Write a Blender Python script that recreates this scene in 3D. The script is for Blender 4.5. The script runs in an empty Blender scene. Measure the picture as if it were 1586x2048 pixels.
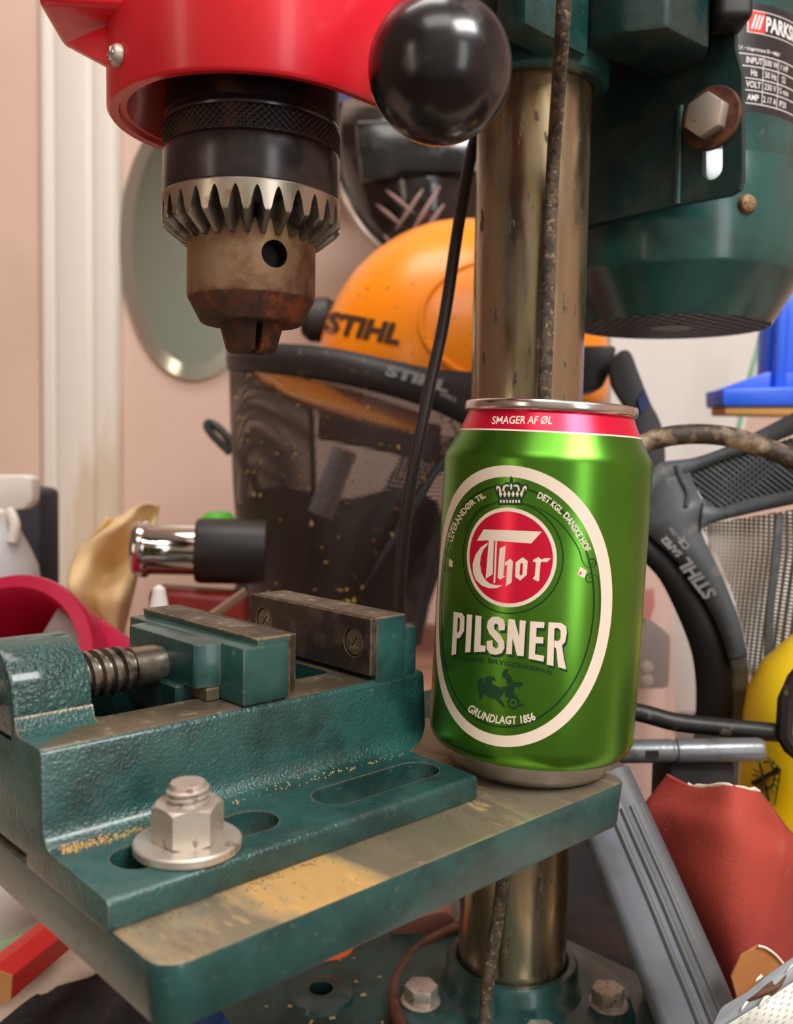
import bpy, bmesh, math, random
from mathutils import Vector, Matrix
random.seed(7)
PI = math.pi
# ---------------------------------------------------------------- camera
# World axes follow the drill press table: X along its front edge, Y into the table, Z up, table top at z = 0.
# All shapes are given in millimetres and stored in metres.
W, H, FPX = 1586, 2048, 1870.0
ANG = math.radians(43.6); PITCH = math.radians(-3.65); ROLL = math.radians(1.0)
CAM = Vector((-86.4, -152.7, 98.5))
def _t(v):
    c, s = math.cos(ANG), math.sin(ANG)
    return Vector((v[0]*c+v[1]*s, -v[0]*s+v[1]*c, v[2]))
_f = Vector((0, math.cos(PITCH), math.sin(PITCH))); _u = Vector((0, -math.sin(PITCH), math.cos(PITCH))); _r = Vector((1, 0, 0))
FW = _t(_f); RT = _t(_r*math.cos(ROLL)+_u*math.sin(ROLL)); UP = _t(_u*math.cos(ROLL)-_r*math.sin(ROLL))
HR = _t(Vector((1, 0, 0))); HF = _t(Vector((0, 1, 0))); ZZ = Vector((0, 0, 1))
def ray(x, y): return FW+RT*((x-W/2)/FPX)-UP*((y-H/2)/FPX)
def P(x, y, d): return CAM+ray(x, y)*d
def on_plane(x, y, p, n):
    r = ray(x, y); return CAM+r*((p-CAM).dot(n)/r.dot(n))
def on_x(x, y, a): return on_plane(x, y, Vector((a, 0, 0)), Vector((1, 0, 0)))
def on_y(x, y, a): return on_plane(x, y, Vector((0, a, 0)), Vector((0, 1, 0)))
def on_z(x, y, a): return on_plane(x, y, Vector((0, 0, a)), Vector((0, 0, 1)))
scene = bpy.context.scene
C = scene.collection
cd = bpy.data.cameras.new('camera'); co = bpy.data.objects.new('camera', cd); C.objects.link(co)
cd.sensor_fit = 'VERTICAL'; cd.sensor_height = 36.0; cd.lens = FPX/H*36.0
cd.clip_start = 0.01; cd.clip_end = 50
co.matrix_world = Matrix(((RT.x, UP.x, -FW.x, CAM.x/1000), (RT.y, UP.y, -FW.y, CAM.y/1000), (RT.z, UP.z, -FW.z, CAM.z/1000), (0, 0, 0, 1)))
cd.dof.use_dof = True; cd.dof.focus_distance = 0.282; cd.dof.aperture_fstop = 14.0
scene.camera = co
# ---------------------------------------------------------------- light
wd = bpy.data.worlds.new('room_air'); scene.world = wd; wd.use_nodes = True
wd.node_tree.nodes['Background'].inputs[0].default_value = (1.0, 0.86, 0.78, 1); wd.node_tree.nodes['Background'].inputs[1].default_value = 0.02
def area(name, pos, target, size, power, col, sy=None):
    ld = bpy.data.lights.new(name, 'AREA'); ld.energy = power; ld.color = col; ld.size = size
    if sy: ld.shape = 'RECTANGLE'; ld.size_y = sy
    o = bpy.data.objects.new(name, ld); C.objects.link(o); o.location = pos/1000
    o.rotation_euler = (target-pos).to_track_quat('-Z', 'Y').to_euler(); return o
area('ceiling_panel_near', CAM+HR*520-HF*330+ZZ*820, Vector((90, 60, 40)), 0.55, 17.5, (1.0, 0.99, 0.98), 0.30)
area('fill_light_far', CAM-HR*250+HF*430+ZZ*1350, CAM-HR*100+HF*900-ZZ*300, 0.8, 13, (1.0, 0.95, 0.90), 0.5)  # added lamp that brightens the background wall
area('fill_light_back', CAM-HR*150-HF*800+ZZ*1320, CAM-HR*150-HF*650, 0.9, 11, (1.0, 0.95, 0.90), 0.6)  # added unseen lamp, filling front faces and brightening what the mirror reflects
area('window_daylight', CAM+HR*930-HF*1180+ZZ*150, CAM+HF*250, 0.34, 6.5, (0.93, 0.97, 1.0), 1.1)
area('warm_light_left', CAM-HR*1030-HF*720+ZZ*120, CAM+HF*250, 0.22, 2.6, (1.0, 0.86, 0.66), 0.9)  # added warm lamp for glints from the left, kept out of the mirror
scene.view_settings.view_transform = 'Standard'; scene.view_settings.look = 'None'
scene.view_settings.exposure = -0.25; scene.view_settings.gamma = 1.0; scene.view_settings.use_curve_mapping = False
# ---------------------------------------------------------------- materials
def lin(c): return tuple(((v/255)/12.92 if v/255 <= 0.04045 else ((v/255+0.055)/1.055)**2.4) for v in c)+(1.0,)
MATS = {}
def mat(name, col, rough=0.5, metal=0.0, layers=(), bump=None, wear=None, coat=0.0, alpha=None, trans=0.0, aniso=None, stretch=(1, 1, 1), emit=None, sss=0.0, ior=None):
    """layers: (colour, scale, lo, hi, detail, rough, metal) noise overlays; bump: list of (scale, strength, distance); wear: (colour, radius_mm, lo, hi)"""
    m = bpy.data.materials.new(name); m.use_nodes = True; nt = m.node_tree; N = nt.nodes; L = nt.links
    b = N['Principled BSDF']
    tc = N.new('ShaderNodeTexCoord'); mp = N.new('ShaderNodeMapping'); mp.inputs['Scale'].default_value = stretch
    L.new(tc.outputs['Object'], mp.inputs['Vector']); vec = mp.outputs['Vector']
    b.inputs['Base Color'].default_value = lin(col); b.inputs['Roughness'].default_value = rough; b.inputs['Metallic'].default_value = metal
    if coat: b.inputs['Coat Weight'].default_value = coat; b.inputs['Coat Roughness'].default_value = 0.12
    if trans: b.inputs['Transmission Weight'].default_value = trans
    if ior: b.inputs['IOR'].default_value = ior
    if alpha is not None: b.inputs['Alpha'].default_value = alpha
    if emit: b.inputs['Emission Color'].default_value = lin(emit[0]); b.inputs['Emission Strength'].default_value = emit[1]
    curc = None; curr = None; curm = None
    def value(v):
        n = N.new('ShaderNodeValue'); n.outputs[0].default_value = v; return n.outputs[0]
    def overlay(fac, c, r, me):
        nonlocal curc, curr, curm
        mx = N.new('ShaderNodeMix'); mx.data_type = 'RGBA'; L.new(fac, mx.inputs[0])
        if curc: L.new(curc, mx.inputs[6])
        else: mx.inputs[6].default_value = lin(col)
        mx.inputs[7].default_value = lin(c); curc = mx.outputs[2]
        for which, v, base in (('r', r, rough), ('m', me, metal)):
            if v is None: continue
            q = N.new('ShaderNodeMix'); q.data_type = 'FLOAT'; L.new(fac, q.inputs[0])
            cur = curr if which == 'r' else curm
            if cur: L.new(cur, q.inputs[2])
            else: q.inputs[2].default_value = base
            q.inputs[3].default_value = v
            if which == 'r': curr = q.outputs[0]
            else: curm = q.outputs[0]
    for i, ly in enumerate(layers):
        c, sc, lo, hi, det, r, me = (tuple(ly)+(None,)*7)[:7]
        nz = N.new('ShaderNodeTexNoise'); nz.noise_dimensions = '4D'; nz.inputs['W'].default_value = i*3.7+len(name)
        nz.inputs['Scale'].default_value = sc; nz.inputs['Detail'].default_value = det or 4; nz.inputs['Roughness'].default_value = 0.6
        L.new(vec, nz.inputs['Vector'])
        mr = N.new('ShaderNodeMapRange'); mr.inputs[1].default_value = .5+(lo-.5)*.62; mr.inputs[2].default_value = .5+(hi-.5)*.62; L.new(nz.outputs[0], mr.inputs[0])
        overlay(mr.outputs[0], c, r, me)
    nrm = None
    if bump:
        for sc, st, di in bump:
            nz = N.new('ShaderNodeTexNoise'); nz.inputs['Scale'].default_value = sc; nz.inputs['Detail'].default_value = 2.5
            L.new(vec, nz.inputs['Vector'])
            bp = N.new('ShaderNodeBump'); bp.inputs['Strength'].default_value = st; bp.inputs['Distance'].default_value = di/1000
            L.new(nz.outputs[0], bp.inputs['Height'])
            if nrm: L.new(nrm, bp.inputs['Normal'])
            nrm = bp.outputs[0]
    if wear:
        c, rad, lo, hi = wear[:4]
        bv = N.new('ShaderNodeBevel'); bv.samples = 4; bv.inputs['Radius'].default_value = rad/1000
        ge = N.new('ShaderNodeNewGeometry'); dp = N.new('ShaderNodeVectorMath'); dp.operation = 'DOT_PRODUCT'
        L.new(bv.outputs[0], dp.inputs[0]); L.new(ge.outputs['Normal'], dp.inputs[1])
        nz = N.new('ShaderNodeTexNoise'); nz.inputs['Scale'].default_value = 260; nz.inputs['Detail'].default_value = 5; L.new(vec, nz.inputs['Vector'])
        ad = N.new('ShaderNodeMath'); ad.operation = 'MULTIPLY_ADD'; ad.inputs[1].default_value = 0.32; L.new(nz.outputs[0], ad.inputs[0]); L.new(dp.outputs['Value'], ad.inputs[2])
        mr = N.new('ShaderNodeMapRange'); mr.inputs[1].default_value = hi; mr.inputs[2].default_value = lo; L.new(ad.outputs[0], mr.inputs[0])
        overlay(mr.outputs[0], c, 0.45, 0.6)
    if curc: L.new(curc, b.inputs['Base Color'])
    if curr: L.new(curr, b.inputs['Roughness'])
    if curm: L.new(curm, b.inputs['Metallic'])
    if nrm: L.new(nrm, b.inputs['Normal'])
    MATS[name] = m; return m
def mesh_screen(name, col, open_fac, pitch_mm, axes=(0, 2), see=0.5):
    """woven screen: dark wires with see-through gaps, on the object's own axes"""
    m = bpy.data.materials.new(name); m.use_nodes = True; nt = m.node_tree; N = nt.nodes; L = nt.links
    b = N['Principled BSDF']; b.inputs['Base Color'].default_value = lin(col); b.inputs['Roughness'].default_value = 0.5
    uv = N.new('ShaderNodeUVMap'); sp = N.new('ShaderNodeSeparateXYZ'); L.new(uv.outputs[0], sp.inputs[0])
    outs = []
    for k in (0, 1):
        mu = N.new('ShaderNodeMath'); mu.operation = 'MULTIPLY'; mu.inputs[1].default_value = 1.0/pitch_mm; L.new(sp.outputs[k], mu.inputs[0])
        fr = N.new('ShaderNodeMath'); fr.operation = 'FRACT'; L.new(mu.outputs[0], fr.inputs[0])
        lt = N.new('ShaderNodeMath'); lt.operation = 'LESS_THAN'; lt.inputs[1].default_value = open_fac; L.new(fr.outputs[0], lt.inputs[0]); outs.append(lt.outputs[0])
    mn = N.new('ShaderNodeMath'); mn.operation = 'MINIMUM'; L.new(outs[0], mn.inputs[0]); L.new(outs[1], mn.inputs[1])
    tr = N.new('ShaderNodeBsdfTransparent'); mx = N.new('ShaderNodeMixShader')
    L.new(mn.outputs[0], mx.inputs[0]); L.new(b.outputs[0], mx.inputs[1]); L.new(tr.outputs[0], mx.inputs[2])
    L.new(mx.outputs[0], N['Material Output'].inputs[0]); MATS[name] = m; return m
# ---------------------------------------------------------------- mesh helpers
ORG = {}
def tag(o, label=None, cat=None, group=None, kind=None):
    if label: o['label'] = label
    if cat: o['category'] = cat
    if group: o['group'] = group
    if kind: o['kind'] = kind
    return o
def root(name, loc, label, cat, group=None):
    o = bpy.data.objects.new(name, None); C.objects.link(o); o.location = Vector(loc)/1000; o.empty_display_size = 0.01
    ORG[o.name] = Vector(loc); return tag(o, label, cat, group)
def obj(name, bm, m, parent=None, sharp=35, smooth=True, solid=None, label=None):
    me = bpy.data.meshes.new(name)
    bmesh.ops.recalc_face_normals(bm, faces=bm.faces[:])
    if parent is not None: org = ORG[parent.name]
    else:
        xs = [v.co for v in bm.verts]; lo = Vector((min(v.x for v in xs), min(v.y for v in xs), min(v.z for v in xs))); hi = Vector((max(v.x for v in xs), max(v.y for v in xs), max(v.z for v in xs)))
        org = Vector(((lo.x+hi.x)/2, (lo.y+hi.y)/2, lo.z))
    for v in bm.verts: v.co = (v.co-org)/1000
    bm.to_mesh(me); bm.free()
    if smooth:
        me.shade_smooth(); me.set_sharp_from_angle(angle=math.radians(sharp))
    for k in (m if isinstance(m, (list, tuple)) else [m]): me.materials.append(k if not isinstance(k, str) else MATS[k])
    o = bpy.data.objects.new(name, me); C.objects.link(o)
    if parent is not None: o.parent = parent
    else: o.location = org/1000
    ORG[o.name] = org
    if solid:
        s = o.modifiers.new('thickness', 'SOLIDIFY'); s.thickness = solid/1000; s.offset = 0
    if label: o['label'] = label
    return o
def nb(): return bmesh.new()
def raw(bm): return bm
def frame(o, x, y, z): return Matrix(((x[0], y[0], z[0], o[0]), (x[1], y[1], z[1], o[1]), (x[2], y[2], z[2], o[2]), (0, 0, 0, 1)))
def axis_frame(o, z, x=None):
    z = Vector(z).normalized()
    if x is None: x = Vector((1, 0, 0)) if abs(z.x) < 0.9 else Vector((0, 1, 0))
    x = Vector(x); x = (x-z*x.dot(z)).normalized(); y = z.cross(x); return frame(Vector(o), x, y, z)
IDM = Matrix.Identity(4)
def quadgrid(bm, rows, closed_u=False, closed_v=False, mi=0, uv=None):
    B = raw(bm); V = [[B.verts.new(p) for p in r] for r in rows]; nr, nc = len(V), len(V[0])
    for i in range(nr if closed_v else nr-1):
        for j in range(nc if closed_u else nc-1):
            q = [V[i][j], V[i][(j+1) % nc], V[(i+1) % nr][(j+1) % nc], V[(i+1) % nr][j]]
            f = B.faces.new(q); f.material_index = mi
    return V
def lathe(bm, prof, M=IDM, seg=64, a0=0.0, a1=2*PI, cap=True, mi=0):
    B = raw(bm); full = abs(a1-a0-2*PI) < 1e-6; n = seg if full else seg+1
    rows = []
    for r, z in prof:
        if r < 1e-6: rows.append([B.verts.new(M @ Vector((0, 0, z)))])
        else: rows.append([B.verts.new(M @ Vector((r*math.cos(a0+(a1-a0)*k/seg), r*math.sin(a0+(a1-a0)*k/seg), z))) for k in range(n)])
    for a, b in zip(rows, rows[1:]):
        m = n if full else n-1
        for k in range(m):
            k2 = (k+1) % n
            q = [a[k % len(a)], a[k2 % len(a)], b[k2 % len(b)], b[k % len(b)]]
            q2 = []
            for v in q:
                if v not in q2: q2.append(v)
            if len(q2) > 2:
                f = B.faces.new(q2); f.material_index = mi
    if cap and full:
        for rw in (rows[0], rows[-1]):
            if len(rw) > 2:
                f = B.faces.new(rw); f.material_index = mi
    return rows
def cyl(bm, p0, p1, r, seg=32, r2=None, mi=0):
    p0, p1 = Vector(p0), Vector(p1); d = p1-p0
    lathe(bm, [(r, 0), (r if r2 is None else r2, d.length)], axis_frame(p0, d), seg, mi=mi)
def box(bm, lo, hi, M=IDM, mi=0):
    B = raw(bm); v = [B.verts.new(M @ Vector((x, y, z))) for z in (lo[2], hi[2]) for y in (lo[1], hi[1]) for x in (lo[0], hi[0])]
    fs = [(0, 2, 3, 1), (4, 5, 7, 6), (0, 1, 5, 4), (2, 6, 7, 3), (0, 4, 6, 2), (1, 3, 7, 5)]
    for f in fs:
        k = B.faces.new([v[i] for i in f]); k.material_index = mi
    return v
def prism(bm, poly, z0, z1, M=IDM, mi=0):
    B = raw(bm); a = [B.verts.new(M @ Vector((x, y, z0))) for x, y in poly]; b = [B.verts.new(M @ Vector((x, y, z1))) for x, y in poly]; n = len(poly)
    f = B.faces.new(a[::-1]); f.material_index = mi; f = B.faces.new(b); f.material_index = mi
    for i in range(n):
        f = B.faces.new([a[i], a[(i+1) % n], b[(i+1) % n], b[i]]); f.material_index = mi
def tube(bm, pts, r, seg=12, cap=True, mi=0, flat=1.0, up=None):
    B = raw(bm); pts = [Vector(p) for p in pts]; n = len(pts); rows = []; nrm = None
    for i, p in enumerate(pts):
        t = (pts[min(i+1, n-1)]-pts[max(i-1, 0)]).normalized()
        if nrm is None:
            ref = Vector(up) if up is not None else (Vector((0, 0, 1)) if abs(t.z) < 0.9 else Vector((1, 0, 0)))
        else: ref = nrm
        nrm = (ref-t*ref.dot(t)).normalized(); bi = t.cross(nrm); rr = r[i] if isinstance(r, (list, tuple)) else r
        rows.append([B.verts.new(p+nrm*(rr*math.cos(a))+bi*(rr*flat*math.sin(a))) for a in [2*PI*k/seg for k in range(seg)]])
    for a, b in zip(rows, rows[1:]):
        for k in range(seg):
            f = B.faces.new([a[k], a[(k+1) % seg], b[(k+1) % seg], b[k]]); f.material_index = mi
    if cap:
        f = B.faces.new(rows[0][::-1]); f.material_index = mi; f = B.faces.new(rows[-1]); f.material_index = mi
def cr(pts, n=8, closed=False):
    pts = [Vector(p) for p in pts]; m = len(pts); out = []
    rng = range(m if closed else m-1)
    for i in rng:
        if closed: p0, p1, p2, p3 = pts[i-1], pts[i], pts[(i+1) % m], pts[(i+2) % m]
        else: p0, p1, p2, p3 = pts[max(i-1, 0)], pts[i], pts[i+1], pts[min(i+2, m-1)]
        for k in range(n):
            t = k/n; out.append(0.5*((2*p1)+(p2-p0)*t+(2*p0-5*p1+4*p2-p3)*t*t+(3*p1-p0-3*p2+p3)*t*t*t))
    if not closed: out.append(pts[-1].copy())
    return out
def cr2(pts, n=6, closed=True): return [(v.x, v.y) for v in cr([(a, b, 0) for a, b in pts], n, closed)]
def bev(bm, w, seg=2, ang=28):
    B = raw(bm); B.normal_update()
    bmesh.ops.recalc_face_normals(B, faces=B.faces[:])
    es = [e for e in B.edges if len(e.link_faces) == 2 and e.calc_face_angle(0) > math.radians(ang)]
    if es: bmesh.ops.bevel(B, geom=es, offset=w, offset_type='OFFSET', segments=seg, profile=0.5, affect='EDGES', clamp_overlap=True)
    return bm
def join(bm, other):
    me = bpy.data.meshes.new('tmp'); raw(other).to_mesh(me); raw(bm).from_mesh(me); bpy.data.meshes.remove(me); raw(other).free(); return bm
def boolean(bm, cutters, op='DIFFERENCE'):
    def tmp(b):
        B = raw(b); bmesh.ops.recalc_face_normals(B, faces=B.faces[:]); me = bpy.data.meshes.new('tmp'); B.to_mesh(me); B.free(); o = bpy.data.objects.new('tmp', me); C.objects.link(o); return o
    a = tmp(bm); cs = [tmp(c) for c in cutters]
    for c in cs:
        md = a.modifiers.new('cut', 'BOOLEAN'); md.object = c; md.operation = op; md.solver = 'EXACT'
    dg = bpy.context.evaluated_depsgraph_get(); me = bpy.data.meshes.new_from_object(a.evaluated_get(dg))
    out = nb(); out.from_mesh(me); bpy.data.meshes.remove(me)
    for o in [a]+cs:
        d = o.data; bpy.data.objects.remove(o); bpy.data.meshes.remove(d)
    return out
def rrect(x0, y0, x1, y1, r, n=5):
    out = []
    for cx, cy, a in ((x1-r, y0+r, -90), (x1-r, y1-r, 0), (x0+r, y1-r, 90), (x0+r, y0+r, 180)):
        for k in range(n+1):
            t = math.radians(a+90*k/n); out.append((cx+r*math.cos(t), cy+r*math.sin(t)))
    return out
def ext(bm, px, d, thick, mi=0, dd=None):
    """outline given in picture pixels, set at depth d (mm) from the camera plane, with real thickness away from it"""
    B = raw(bm); a = [B.verts.new(P(x, y, d if dd is None else dd(x, y))) for x, y in px]; b = [B.verts.new(v.co+FW*thick) for v in a]; n = len(a)
    f = B.faces.new(a); f.material_index = mi; f = B.faces.new(b[::-1]); f.material_index = mi
    for i in range(n):
        f = B.faces.new([a[i], b[i], b[(i+1) % n], a[(i+1) % n]]); f.material_index = mi
def text_faces(s, size=1.0, bold=0.0, sx=1.0, shear=0.0, align='CENTER', spacing=1.0):
    cu = bpy.data.curves.new('t', 'FONT'); cu.body = s; cu.size = size; cu.align_x = align; cu.align_y = 'BOTTOM_BASELINE'; cu.offset = bold; cu.resolution_u = 3; cu.space_character = spacing; cu.shear = shear
    o = bpy.data.objects.new('t', cu); C.objects.link(o); dg = bpy.context.evaluated_depsgraph_get(); dg.update()
    me = bpy.data.meshes.new_from_object(o.evaluated_get(dg)); bpy.data.objects.remove(o); bpy.data.curves.remove(cu)
    b = bmesh.new(); b.from_mesh(me); bpy.data.meshes.remove(me)
    for v in b.verts: v.co.x *= sx
    return b
def bisect_u(b, step):
    xs = [v.co.x for v in b.verts]
    if not xs: return b
    k = math.floor(min(xs)/step)+1
    while k*step < max(xs):
        bmesh.ops.bisect_plane(b, geom=b.verts[:]+b.edges[:]+b.faces[:], dist=1e-5, plane_co=(k*step, 0, 0), plane_no=(1, 0, 0)); k += 1
    return b
def put(bm, b, fn, mi=0):
    """map flat (u, v) faces into space and append"""
    B = raw(bm); idx = {}
    for v in b.verts: idx[v] = B.verts.new(fn(v.co.x, v.co.y))
    for f in b.faces:
        try:
            k = B.faces.new([idx[v] for v in f.verts]); k.material_index = mi
        except ValueError: pass
    b.free()
def polyfaces(polys):
    b = bmesh.new()
    for poly in polys:
        b.faces.new([b.verts.new((x, y, 0)) for x, y in poly])
    b.normal_update(); bmesh.ops.triangulate(b, faces=b.faces[:]); return b
def hexagon(r, a0=0.0): return [(r*math.cos(a0+PI/3*k), r*math.sin(a0+PI/3*k)) for k in range(6)]
# ---------------------------------------------------------------- materials used
GREEN = (33, 76, 72)
mat('green_cast', GREEN, 0.29, 0.0, [((20, 52, 50), 45, .40, .65, 3), ((84, 92, 80), 420, .70, .92, 6, .8), ((96, 66, 48), 110, .80, .88, 6, .8)], [(1250, .75, .5), (300, .3, .8)], ((150, 138, 118), 0.8, 1.0, 1.07), coat=.35)
mat('green_hammered', GREEN, 0.27, 0.0, [((22, 56, 54), 45, .40, .65, 3)], [(950, 1.0, .9), (300, .3, .9)], coat=.5)
mat('green_smooth', GREEN, 0.32, 0.0, [((22, 56, 54), 40, .40, .65, 3), ((84, 98, 88), 380, .66, .92, 7, .8), ((118, 104, 80), 160, .80, .90, 6, .8)], [(600, .10, .5)], ((140, 124, 100), 0.6, 1.0, 1.06), coat=.25)
mat('green_dark', (20, 48, 46), 0.38, 0.0, [((40, 52, 46), 60, .45, .7, 5, .6), ((90, 92, 80), 500, .80, .98, 5, .8)], [(500, .12, .5)])  # darker green carries the bracket's deep shadow in its colour
mat('green_motor', (33, 78, 73), 0.26, 0.0, [((24, 60, 58), 30, .4, .65, 3), ((120, 136, 120), 90, .80, .95, 6, .7)], [(300, .04, .3)], coat=.3)
mat('steel_table', (150, 142, 120), 0.42, 0.75, [((176, 140, 84), 26, .50, .66, 5, .7, .1), ((112, 100, 82), 70, .55, .72, 6, .6, .4), ((196, 152, 86), 120, .66, .85, 4, .8, 0), ((90, 76, 60), 300, .76, .88, 4, .8, 0)], [(420, .12, .4)], stretch=(1, .35, 1))
mat('steel_bed', (122, 112, 92), 0.4, 0.8, [((92, 76, 58), 60, .5, .7, 5, .7, .4), ((150, 142, 124), 200, .6, .72, 5)], [(500, .1, .3)])
mat('steel_jaw', (120, 108, 92), 0.5, 0.6, [((84, 72, 64), 40, .42, .62, 5, .6), ((158, 148, 128), 300, .62, .74, 5)], [(700, .15, .3)], ((186, 168, 126), 0.5, 1.02, 1.09))
mat('steel_jaw_face', (74, 64, 58), 0.42, 0.6, [((102, 90, 82), 160, .5, .7, 6), ((52, 44, 40), 60, .5, .7, 5)], [(600, .1, .3)], ((186, 160, 110), 0.5, 1.02, 1.09))
mat('steel_column', (172, 158, 130), 0.22, 0.95, [((118, 92, 54), 34, .48, .70, 5, .45, .6), ((72, 56, 38), 22, .56, .74, 5, .5, .5), ((70, 52, 34), 260, .67, .73, 4, .7, .2)], [(800, .05, .3)], stretch=(1, 1, .22))
mat('steel_screw', (140, 134, 122), 0.28, 0.9, [((64, 58, 50), 120, .5, .68, 5, .5)], None)
mat('steel_zinc', (196, 186, 174), 0.42, 0.7, [((150, 118, 98), 60, .52, .72, 5, .6, .4), ((122, 104, 84), 260, .62, .72, 5, .7, .2)], [(500, .08, .3)])
mat('steel_bright', (176, 166, 150), 0.3, 0.9, [((126, 90, 62), 70, .52, .7, 5, .55, .4)], None)
mat('steel_teeth', (140, 134, 124), 0.36, 0.85, [((60, 50, 44), 120, .5, .7, 5, .5)], None)
mat('black_oxide', (58, 54, 56), 0.26, 0.7, [((84, 74, 70), 50, .5, .8, 5, .4), ((92, 62, 44), 160, .82, .92, 5, .7)], None, coat=.1)
mat('black_rust', (34, 29, 28), 0.42, 0.5, [((74, 52, 40), 70, .56, .72, 6, .7)], [(400, .08, .3)])
mat('rust_steel', (136, 108, 82), 0.62, 0.45, [((140, 112, 76), 45, .48, .68, 5), ((108, 68, 48), 60, .52, .7, 6), ((150, 134, 110), 320, .72, .9, 5)], [(620, .35, .4)])
mat('rust_deep', (88, 52, 36), 0.75, 0.25, [((58, 44, 36), 90, .45, .65, 5), ((136, 72, 40), 140, .58, .72, 5)], [(520, .5, .5)])
mat('rust_washer', (104, 62, 40), 0.8, 0.2, [((70, 42, 32), 120, .45, .65, 5)], [(500, .4, .4)])
mat('hole_dark', (14, 11, 9), 0.7)
mat('red_plastic', (226, 30, 48), 0.34, 0.0, [((206, 22, 36), 20, .45, .65, 3)], [(120, .03, .4)], coat=.2)
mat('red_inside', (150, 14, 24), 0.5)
mat('knob_black', (20, 19, 21), 0.24, 0.0, [((52, 48, 48), 90, .6, .8, 6, .4)], [(260, .05, .3)], coat=.2)
mat('rubber_black', (24, 23, 24), 0.5, 0.0, [((60, 54, 50), 200, .66, .76, 4)], None)
mat('can_green', (94, 152, 50), 0.29, 0.92, [((84, 142, 44), 14, .4, .62, 2)], None)
mat('can_red', (222, 22, 62), 0.28, 0.45)
mat('can_cream', (230, 212, 194), 0.38)
mat('can_shadow', (16, 58, 30), 0.4, 0.3)
mat('can_emboss', (18, 66, 28), 0.3, 0.5)
mat('aluminium', (216, 214, 212), 0.22, 1.0)
mat('aluminium_dull', (214, 212, 210), 0.24, 0.95)
mat('cord_brown', (84, 70, 54), 0.85, 0.0, [((56, 44, 34), 260, .45, .6, 5), ((140, 122, 96), 500, .62, .72, 4)], [(700, .5, .6)])
mat('cord_black', (34, 27, 25), 0.42)
mat('grille_grey', (70, 70, 72), 0.5)
mat('label_black', (40, 37, 38), 0.32)
mat('label_white', (228, 224, 220), 0.4)
mat('label_red', (222, 52, 48), 0.4)
# ================================================================ DRILL PRESS
COL = Vector((222, 94, 0)); CH = Vector((78, 85, 0)); MO = Vector((324, 88, 0))
dp = root('drill_press', (COL.x, COL.y, -150), 'dark green bench drill press with steel column, red quill cover and rusty chuck', 'drill press')
# base plate, with bosses and bolt hole
b = nb(); prism(b, rrect(40, 0, 286, 188, 22), -150, -139); bev(b, 2.5, 3)
hole = on_z(642, 1985, -137)
b = boolean(b, [(lambda c: (cyl(c, (hole.x, hole.y, -160), (hole.x, hole.y, -120), 5.5, 24), c)[1])(nb())])
base = obj('base_plate', b, 'green_cast', dp)
b = nb(); lathe(b, [(5.5, -139), (5.5, -135), (8.5, -135), (13.5, -137), (15, -139.5)], Matrix.Translation((hole.x, hole.y, 0)), 32, cap=False); obj('hole_boss', b, 'green_cast', base)
# column flange and collar
b = nb(); T0 = Matrix.Translation((COL.x, COL.y, 0))
lathe(b, [(23.2, -119), (24.5, -117.4), (27, -117.6), (28.4, -119.5), (28.6, -126), (30.5, -130), (35, -131), (48, -132), (51, -133.5), (53, -139.5), (23.2, -139.5)], T0, 72, cap=False); fl = obj('column_flange', b, 'green_smooth', dp)
for a in (153, 236, 20, 300):
    b = nb(); c = COL+Vector((41*math.cos(math.radians(a)), 41*math.sin(math.radians(a)), -132))
    lathe(b, [(8.6, 0), (8.6, 1.2), (7, 1.6)], Matrix.Translation(c), 24); M = Matrix.Translation(c)
    prism(b, hexagon(7.2, .3), 1.4, 7.4, M); bev(b, .5, 2); obj('flange_bolt', b, 'steel_zinc', fl)
b = nb(); lathe(b, [(23, -139), (23, 330)], T0, 96); obj('column', b, 'steel_column', dp, label='bare steel column stained brown with rust')
# work table
b = nb(); prism(b, rrect(0, 0, 160, 170, 6.5), -13.5, 0); bev(b, .9, 2)
for v in b.verts:
    if v.co.z < -10: v.co.x += 1.0 if v.co.x < 80 else -1.5; v.co.y += .4 if v.co.y < 80 else -1
b.normal_update()
for f in b.faces: f.material_index = 1 if (f.normal.z > .9 and f.calc_center_median().z > -.5) else 0
tb = obj('work_table', b, ['green_smooth', 'steel_table'], dp, label='green cast work table with bare milled steel top')
b = nb(); prism(b, rrect(150, 60, 212, 128, 6), -46, -4); bev(b, 2, 2); lathe(b, [(23.3, -52), (33, -52), (34, -50), (34, -4), (33, -2), (23.3, -2)], T0, 48, cap=False); obj('table_arm', b, 'green_smooth', dp)
# head: collar and casting above it
b = nb(); lathe(b, [(23.4, 252), (23.6, 246), (28, 245.5), (29.6, 247), (30.2, 262), (31.5, 275), (38, 292), (23.4, 292)], T0, 72, cap=False)
hd = obj('head_collar', b, 'green_smooth', dp)
b = nb(); prism(b, [(60, 56), (150, 52), (232, 46), (262, 60), (262, 130), (60, 128)], 282, 330); bev(b, 3, 3); hc = obj('head_casting', b, 'green_smooth', dp)
b = nb(); M = frame(on_y(1135, 40, 62), Vector((1, 0, 0)), Vector((0, 1, 0)), ZZ); prism(b, [(-24, 0), (14, 0), (14, 14), (-24, 14)], -9, 60, M); bev(b, 2, 2); obj('casting_web', b, 'green_smooth', hc)
# lug with chamfered sides
q = on_y(1310, 60, 48)
b = nb(); prism(b, [(-22, 0), (-14, -14), (12, -16), (24, -8), (26, 14), (-22, 20)], 0, 60, Matrix.Translation((q.x, q.y, q.z-8))); bev(b, 2.2, 2); obj('casting_lug', b, 'green_dark', hc)
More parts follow.
